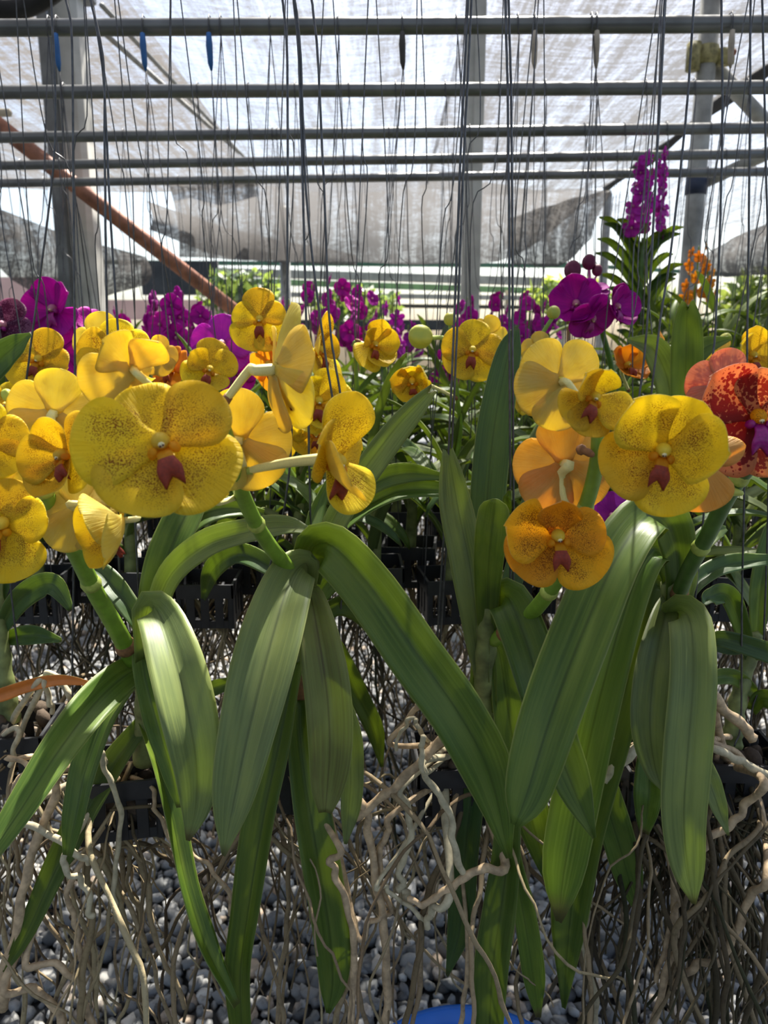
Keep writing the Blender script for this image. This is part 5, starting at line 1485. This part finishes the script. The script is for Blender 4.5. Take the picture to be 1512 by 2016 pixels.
gspike(t, top, [(1205, 760, 1.38), (1185, 650, 1.34), (1160, 560, 1.32)], mat='spike_d', w=(0.006, 0.004))
flower(t, (1135, 600, 1.27), 120, (-.3, .15, .9), 100, 'M', pets=[('dorc', 92, 1.0, 15), ('petc', 165, 1.0, 20), ('petc', 10, 1.0, 15), ('sepc', 240, 1.0, 15), ('sepc', 300, 1.0, 15)], ped=[(1175, 640, 1.34)], pedw=8)
flower(t, (1208, 605, 1.27), 108, (.55, .1, .8), 85, 'M', pets=[('dorc', 92, .9, 20), ('petc', 165, 1.0, 30), ('petc', 10, 1.0, 15), ('sepc', 240, 1.0, 15), ('sepc', 300, 1.0, 15)], ped=[(1185, 640, 1.34)], pedw=8)
flower(t, (1165, 622, 1.25), 96, (.2, -.5, .5), 90, 'M', ped=[(1182, 650, 1.34)], pedw=8)
flower(t, (1160, 570, 1.30), 80, (.1, .6, .5), 95, 'M')
for x, y, d in ((1128, 532, 32), (1160, 516, 26), (1176, 532, 20)):
    bud(t, (x, y, 1.32), d, 1.2, 90, 'bud_m', ped=[(1162, 565, 1.33)])
t, c, top = orchid(1, 1250, 'bright magenta orchid low between the broad leaf fans', SECOND, yoff=-0.07, dz=-0.02, nleaf=6, wires=2)
for x, y, d, f in ((1205, 1015, 96, (-.3, .1, 1)), (1250, 985, 100, (.3, .2, 1)), (1238, 1050, 96, (0, -.2, 1)), (1285, 1075, 84, (.4, 0, .8))):
    flower(t, (x, y, .98), d, f, 90, 'L')

# --- unflowered second and third row plants that fill between
def near(px):
    for lim, txt in ((90, 'past the sagging net sack'), (270, 'in front of the thick concrete post'), (450, 'below the rusty brace'), (640, 'near the slim pale post'), (800, 'below the grey net curtain'), (870, 'below the net curtain hem'), (925, 'in front of the pale concrete post'), (1000, 'behind the paired hanging wires'), (1130, 'just past the pale concrete post'), (1240, 'at the foot of the tall lilac raceme'), (1320, 'behind the tall lilac raceme'), (1380, 'just before the round steel post'), (1460, 'right behind the round steel post'), (1520, 'past the pale diagonal brace')):
        if px < lim:
            return txt
    return 'beyond the round steel post'

SLV = {189: 'tape_blue', 337: 'tape_blue', 450: 'tape_blue', 721: 'tape_dark', 1026: 'tape_tan', 1130: 'tape_tan', 1368: 'tape_tan'}
CN = {'tape_blue': 'a blue hook sleeve', 'tape_dark': 'a dark hook sleeve', 'tape_tan': 'a tan hook sleeve', None: 'a bare wire hook'}
for i, px in enumerate((-120, 189, 337, 450, 560, 640, 721, 830, 930, 1026, 1130, 1368, 1450, 1560)):
    orchid(2, px, 'leafy third-row orchid on %s, %s' % (CN[SLV.get(px)], near(px)), 'leafy orchids of the third row', nleaf=10, sleeve=SLV.get(px), seed=i)
for i, px in enumerate((-60, 150, 320, 500, 660, 810, 960, 1130, 1330, 1400, 1540)):
    orchid(1, px, 'leafy orchid without blooms on the second pipe, %s' % near(px), 'leafy orchids of the second row', nleaf=8, seed=50 + i, yoff=0.06, stemh=0.13, wires=2)

# --- racemes far back: many small blooms along a spike
SM = {}
def small_bloom(kind):
    if kind not in SM:
        Vs, Fs, Ms, off, U = [], [], [], 0, []
        for shp, ang, ln, tilt in (STD if kind == 'M' else [('nar', 90, 1, -6), ('nar', 165, 1, 0), ('nar', 15, 1, 0), ('dor', 235, 1, 0), ('dor', 305, 1, 0)]):
            G, H, UV = petal_grid(shp, 6, 5)
            V, F, FM = shell(G, H)
            R = np.array(Matrix.Rotation((ang - 90) * D2R, 3, 'Z') @ Matrix.Rotation((tilt + 8) * D2R, 3, 'X'))
            V = (V * 0.95) @ R.T
            Vs.append(V); Fs += [tuple(i + off for i in f) for f in F]; Ms += FM; off += len(V); U.append(np.vstack([UV.reshape(-1, 2)] * 2))
        V, F = sphere((0, -0.05, 0.12), (0.1, 0.12, 0.16), 7, 5)
        Vs.append(V); Fs += [tuple(i + off for i in f) for f in F]; Ms += [2] * len(F); U.append(V[:, :2])
        k = KIND[kind]
        SM[kind] = mesh('flower', np.vstack(Vs), Fs, [M[k[0]], M[k[1]], M[k[2]]], uvs=np.vstack(U), fmat=Ms)
    return SM[kind]

def raceme(t, top, base, tip, Y, w, d, n, kind, seed=0):
    r = random.Random(seed)
    gspike(t, top, [(*base, Y), ((base[0] + tip[0]) / 2, (base[1] + tip[1]) / 2, Y), (*tip, Y)], w=(0.004, 0.002))
    for i in range(n):
        s = (i + 0.5) / n
        ww = w * (1 - 0.45 * s)
        a = i * 2.4 + r.uniform(-0.3, 0.3)
        px = base[0] + (tip[0] - base[0]) * s + math.cos(a) * ww * 0.5
        py = base[1] + (tip[1] - base[1]) * s
        yy = Y - math.sin(a) * ww * 0.5 * mpp(px, py, Y)
        ctr = P(px, py, yy)
        R = d * (1 - 0.3 * s) / 2 * mpp(px, py, Y)
        z = nrm(np.array([math.cos(a) + r.uniform(-.4, .4), -math.sin(a) - 0.45, r.uniform(-.35, .5)]))
        y = nrm(np.array([0, 0, 1.0]) - z * z[2]); x = np.cross(y, z)
        W = Matrix(((x[0] * R, y[0] * R, z[0] * R, ctr[0]), (x[1] * R, y[1] * R, z[1] * R, ctr[1]), (x[2] * R, y[2] * R, z[2] * R, ctr[2]), (0, 0, 0, 1)))
        put('flower', small_bloom(kind), t, W)

# tall lilac raceme plant and the orange one
def tall_plant(px, Y, zb, label, k, nleaf, hook=True):
    X, Y = free_spot(P(px, 560, Y)[0], Y)
    c = np.array([X, Y, zb])
    t = thing('hanging_orchid', c, label, 'orchid', None)
    basket(t, c, 0.2, slats=False)
    return t, c

t, c = tall_plant(1268, 2.28, 1.02, 'tall orchid with narrow paired leaves under a lilac raceme', 4, 16)
st = [P(1262, 700, 2.28), P(1260, 600, 2.28), P(1262, 520, 2.27), P(1268, 470, 2.27)]
V, F = tube(spline(np.vstack([c + np.array([0, 0, -0.03]), st]), 16), np.linspace(0.012, 0.008, 16), 9); mkw('stem', V, F, M['spike_d'], t)
for i, (y0, tips) in enumerate(((640, ((1196, 566), (1330, 548))), (610, ((1180, 540), (1345, 520))), (585, ((1172, 498), (1332, 540))), (560, ((1176, 470), (1325, 500))), (540, ((1180, 428), (1345, 447))), (515, ((1190, 440), (1340, 460))), (495, ((1215, 432), (1318, 455))), (660, ((1210, 600), (1325, 590))), (690, ((1215, 650), (1320, 640))))):
    for (tx, ty) in tips:
        sgn = -1 if tx < 1262 else 1
        leaf(t, [(1262, y0, 2.28), (1262 + (tx - 1262) * .35, y0 + (ty - y0) * .62, 2.26), (1262 + (tx - 1262) * .7, y0 + (ty - y0) * .95, 2.24), (tx, ty, 2.22)], (16, 19, 16, 4), ('leaf', 'leaf_fresh', 'leaf_deep')[i % 3], roll=30 * sgn, fold=40, n=12)
raceme(t, st[-1] + np.array([0, 0, 0.03]), (1270, 455), (1288, 300), 2.25, 70, 44, 30, 'L', 3)
for dx in (-0.03, 0.03):
    wire(t, [c + np.array([dx, 0, 0]), c + np.array([dx * 0.8, 0.01, 0.4]), np.array([c[0], pipe_y(4, c[0]), PZ + 0.012])], 0.0009)

t, c, top = orchid(5, 1375, 'small orange orchid raceme beside the round steel post', None, nleaf=9, mats=('leaf', 'leaf_fresh'))
raceme(t, top, (1368, 600), (1376, 485), c[1] - 0.1, 44, 34, 14, 'T', 5)
raceme(t, top, (1392, 590), (1394, 510), c[1] - 0.1, 26, 30, 8, 'T', 6)
t, c, top = orchid(3, 330, 'violet orchid raceme under the rusty brace', None, nleaf=8)
raceme(t, top, (325, 690), (325, 580), c[1] - 0.08, 74, 64, 14, 'M', 7)
t, c, top = orchid(3, 395, 'short violet orchid raceme at the foot of the rusty brace', None, nleaf=8)
raceme(t, top, (395, 690), (398, 605), c[1] - 0.24, 40, 56, 8, 'M', 8)
FARP = 'distant purple orchid raceme with %s blooms, %s'
for i, (px, base, tip, w, d, n, kd) in enumerate(((610, 680, 560, 40, 44, 8, 'M'), (665, 690, 550, 70, 52, 13, 'M'), (715, 690, 570, 50, 48, 10, 'M'), (770, 690, 580, 36, 44, 6, 'L'), (800, 700, 640, 40, 52, 6, 'L'), (915, 670, 585, 30, 46, 6, 'M'), (980, 680, 580, 40, 44, 8, 'M'), (1040, 680, 580, 44, 46, 8, 'M'), (235, 690, 610, 30, 46, 5, 'M'), (1080, 660, 585, 30, 40, 6, 'M'), (880, 770, 690, 40, 60, 6, 'M'), (565, 680, 590, 30, 44, 5, 'M'))):
    t, c, top = orchid(4 if i % 2 else 5, px, FARP % (('no', 'one', 'two', 'three', 'four', 'five', 'six', 'seven', 'eight', 'nine', 'ten', 'eleven', 'twelve', 'thirteen')[n], near(px)), 'distant purple racemes', nleaf=7, nr=1, wires=2, slats=False, seed=i)
    raceme(t, top, (px, base), (px + 4, tip), c[1] - (0.16 if px in (880, 1080) else 0.06), w, d, n, kd, 20 + i)

# leafy far rows, mostly seen as tops and wires
ROWN = {3: 'fourth', 4: 'fifth', 5: 'sixth', 6: 'seventh'}
for k, pxs in ((3, (-80, 60, 180, 500, 590, 680, 760, 850, 930, 1020, 1110, 1200, 1290, 1400, 1480, 1580)), (4, (40, 150, 280, 480, 540, 900, 1130, 1210, 1330, 1420, 1500)), (5, (100, 210, 420, 700, 860, 1180, 1300, 1450, 1500)), (6, (20, 130, 250, 380, 520, 640, 760, 900, 1010, 1130, 1240, 1340, 1430, 1500))):
    for i, px in enumerate(pxs):
        right = px > 1180
        orchid(k, px, 'leafy orchid without blooms in the %s row, %s' % (ROWN[k], near(px)), 'leafy orchids far back', nleaf=8 if not right else 11, seed=7 * k + i, mats=('leaf', 'leaf_fresh', 'leaf_pale') if right else ('leaf', 'leaf_deep', 'leaf_fresh'), dz=0.06 if right else 0.0, wires=2, stemh=0.22 if right else 0.14, slats=False)


# ================================================================== LEAVES OF THE ROWS BEHIND, EACH CLEAR OF ITS NEIGHBOURS
from mathutils.bvhtree import BVHTree
MV = {}
def mverts(me):
    if me.name not in MV:
        a = np.empty(len(me.vertices) * 3, dtype=np.float32)
        me.vertices.foreach_get('co', a)
        MV[me.name] = (a.reshape(-1, 3).astype(float), [tuple(p.vertices) for p in me.polygons])
    return MV[me.name]

def wverts(me, W):
    A = np.array(W)
    return mverts(me)[0] @ A[:3, :3].T + A[:3, 3]

def top_of(o):
    while o.parent is not None:
        o = o.parent
    return o.name

def place_leaves():
    cap = len(COLL) + len(JOBS)
    LO = np.full((cap, 3), 1e9); HI = np.full((cap, 3), -1e9)
    RT = np.zeros(cap, dtype=int); ids = {}; info = []; trees = {}
    def add(me, W, rootname):
        i = len(info)
        v = wverts(me, W)
        LO[i] = v.min(0); HI[i] = v.max(0)
        RT[i] = ids.setdefault(rootname, len(ids))
        info.append((me, v))
    def tree(i):
        if i not in trees:
            trees[i] = BVHTree.FromPolygons(info[i][1].tolist(), mverts(info[i][0])[1])
        return trees[i]
    for o in COLL:
        add(o.data, WM[o.name], top_of(o))
    r = random.Random(5)
    for t, p, a, tx, var, sc, mat, h, Yc in sorted(JOBS, key=lambda j: j[8]):
        rid = ids.setdefault(t.name, len(ids))
        best = None
        for k in range(44):
            if k:
                w = min(1.0, k / 14)
                aa = a + r.uniform(-1.1, 1.1) * w; xx = tx + r.uniform(-0.4, 0.4) * w
                vv = var if k < 5 else r.randrange(8)
                ss = sc * r.uniform(1.0 - 0.38 * w, 1.0)
                pp = p + np.array([0, 0, r.uniform(-0.02, 0.03) * w])
            else:
                aa, xx, vv, ss, pp = a, tx, var, sc, p
            me = gleaf(vv, mat)
            W = Matrix.Translation([float(q) for q in pp]) @ Matrix.Rotation(aa, 4, 'Z') @ Matrix.Rotation(xx, 4, 'X') @ Matrix.Scale(ss, 4)
            v = wverts(me, W)
            n = len(info)
            near_ = np.nonzero(np.all(LO[:n] <= v.max(0), axis=1) & np.all(HI[:n] >= v.min(0), axis=1) & (RT[:n] != rid))[0]
            hits = 0
            if len(near_):
                T = BVHTree.FromPolygons(v.tolist(), mverts(me)[1])
                for i in near_:
                    hits += bool(T.overlap(tree(i)))
                    if best is not None and hits >= best[0]:
                        break
            if best is None or hits < best[0]:
                best = (hits, me, W)
            if hits == 0:
                break
        put('leaf', best[1], t, best[2])
        add(best[1], best[2], t.name)

place_leaves()
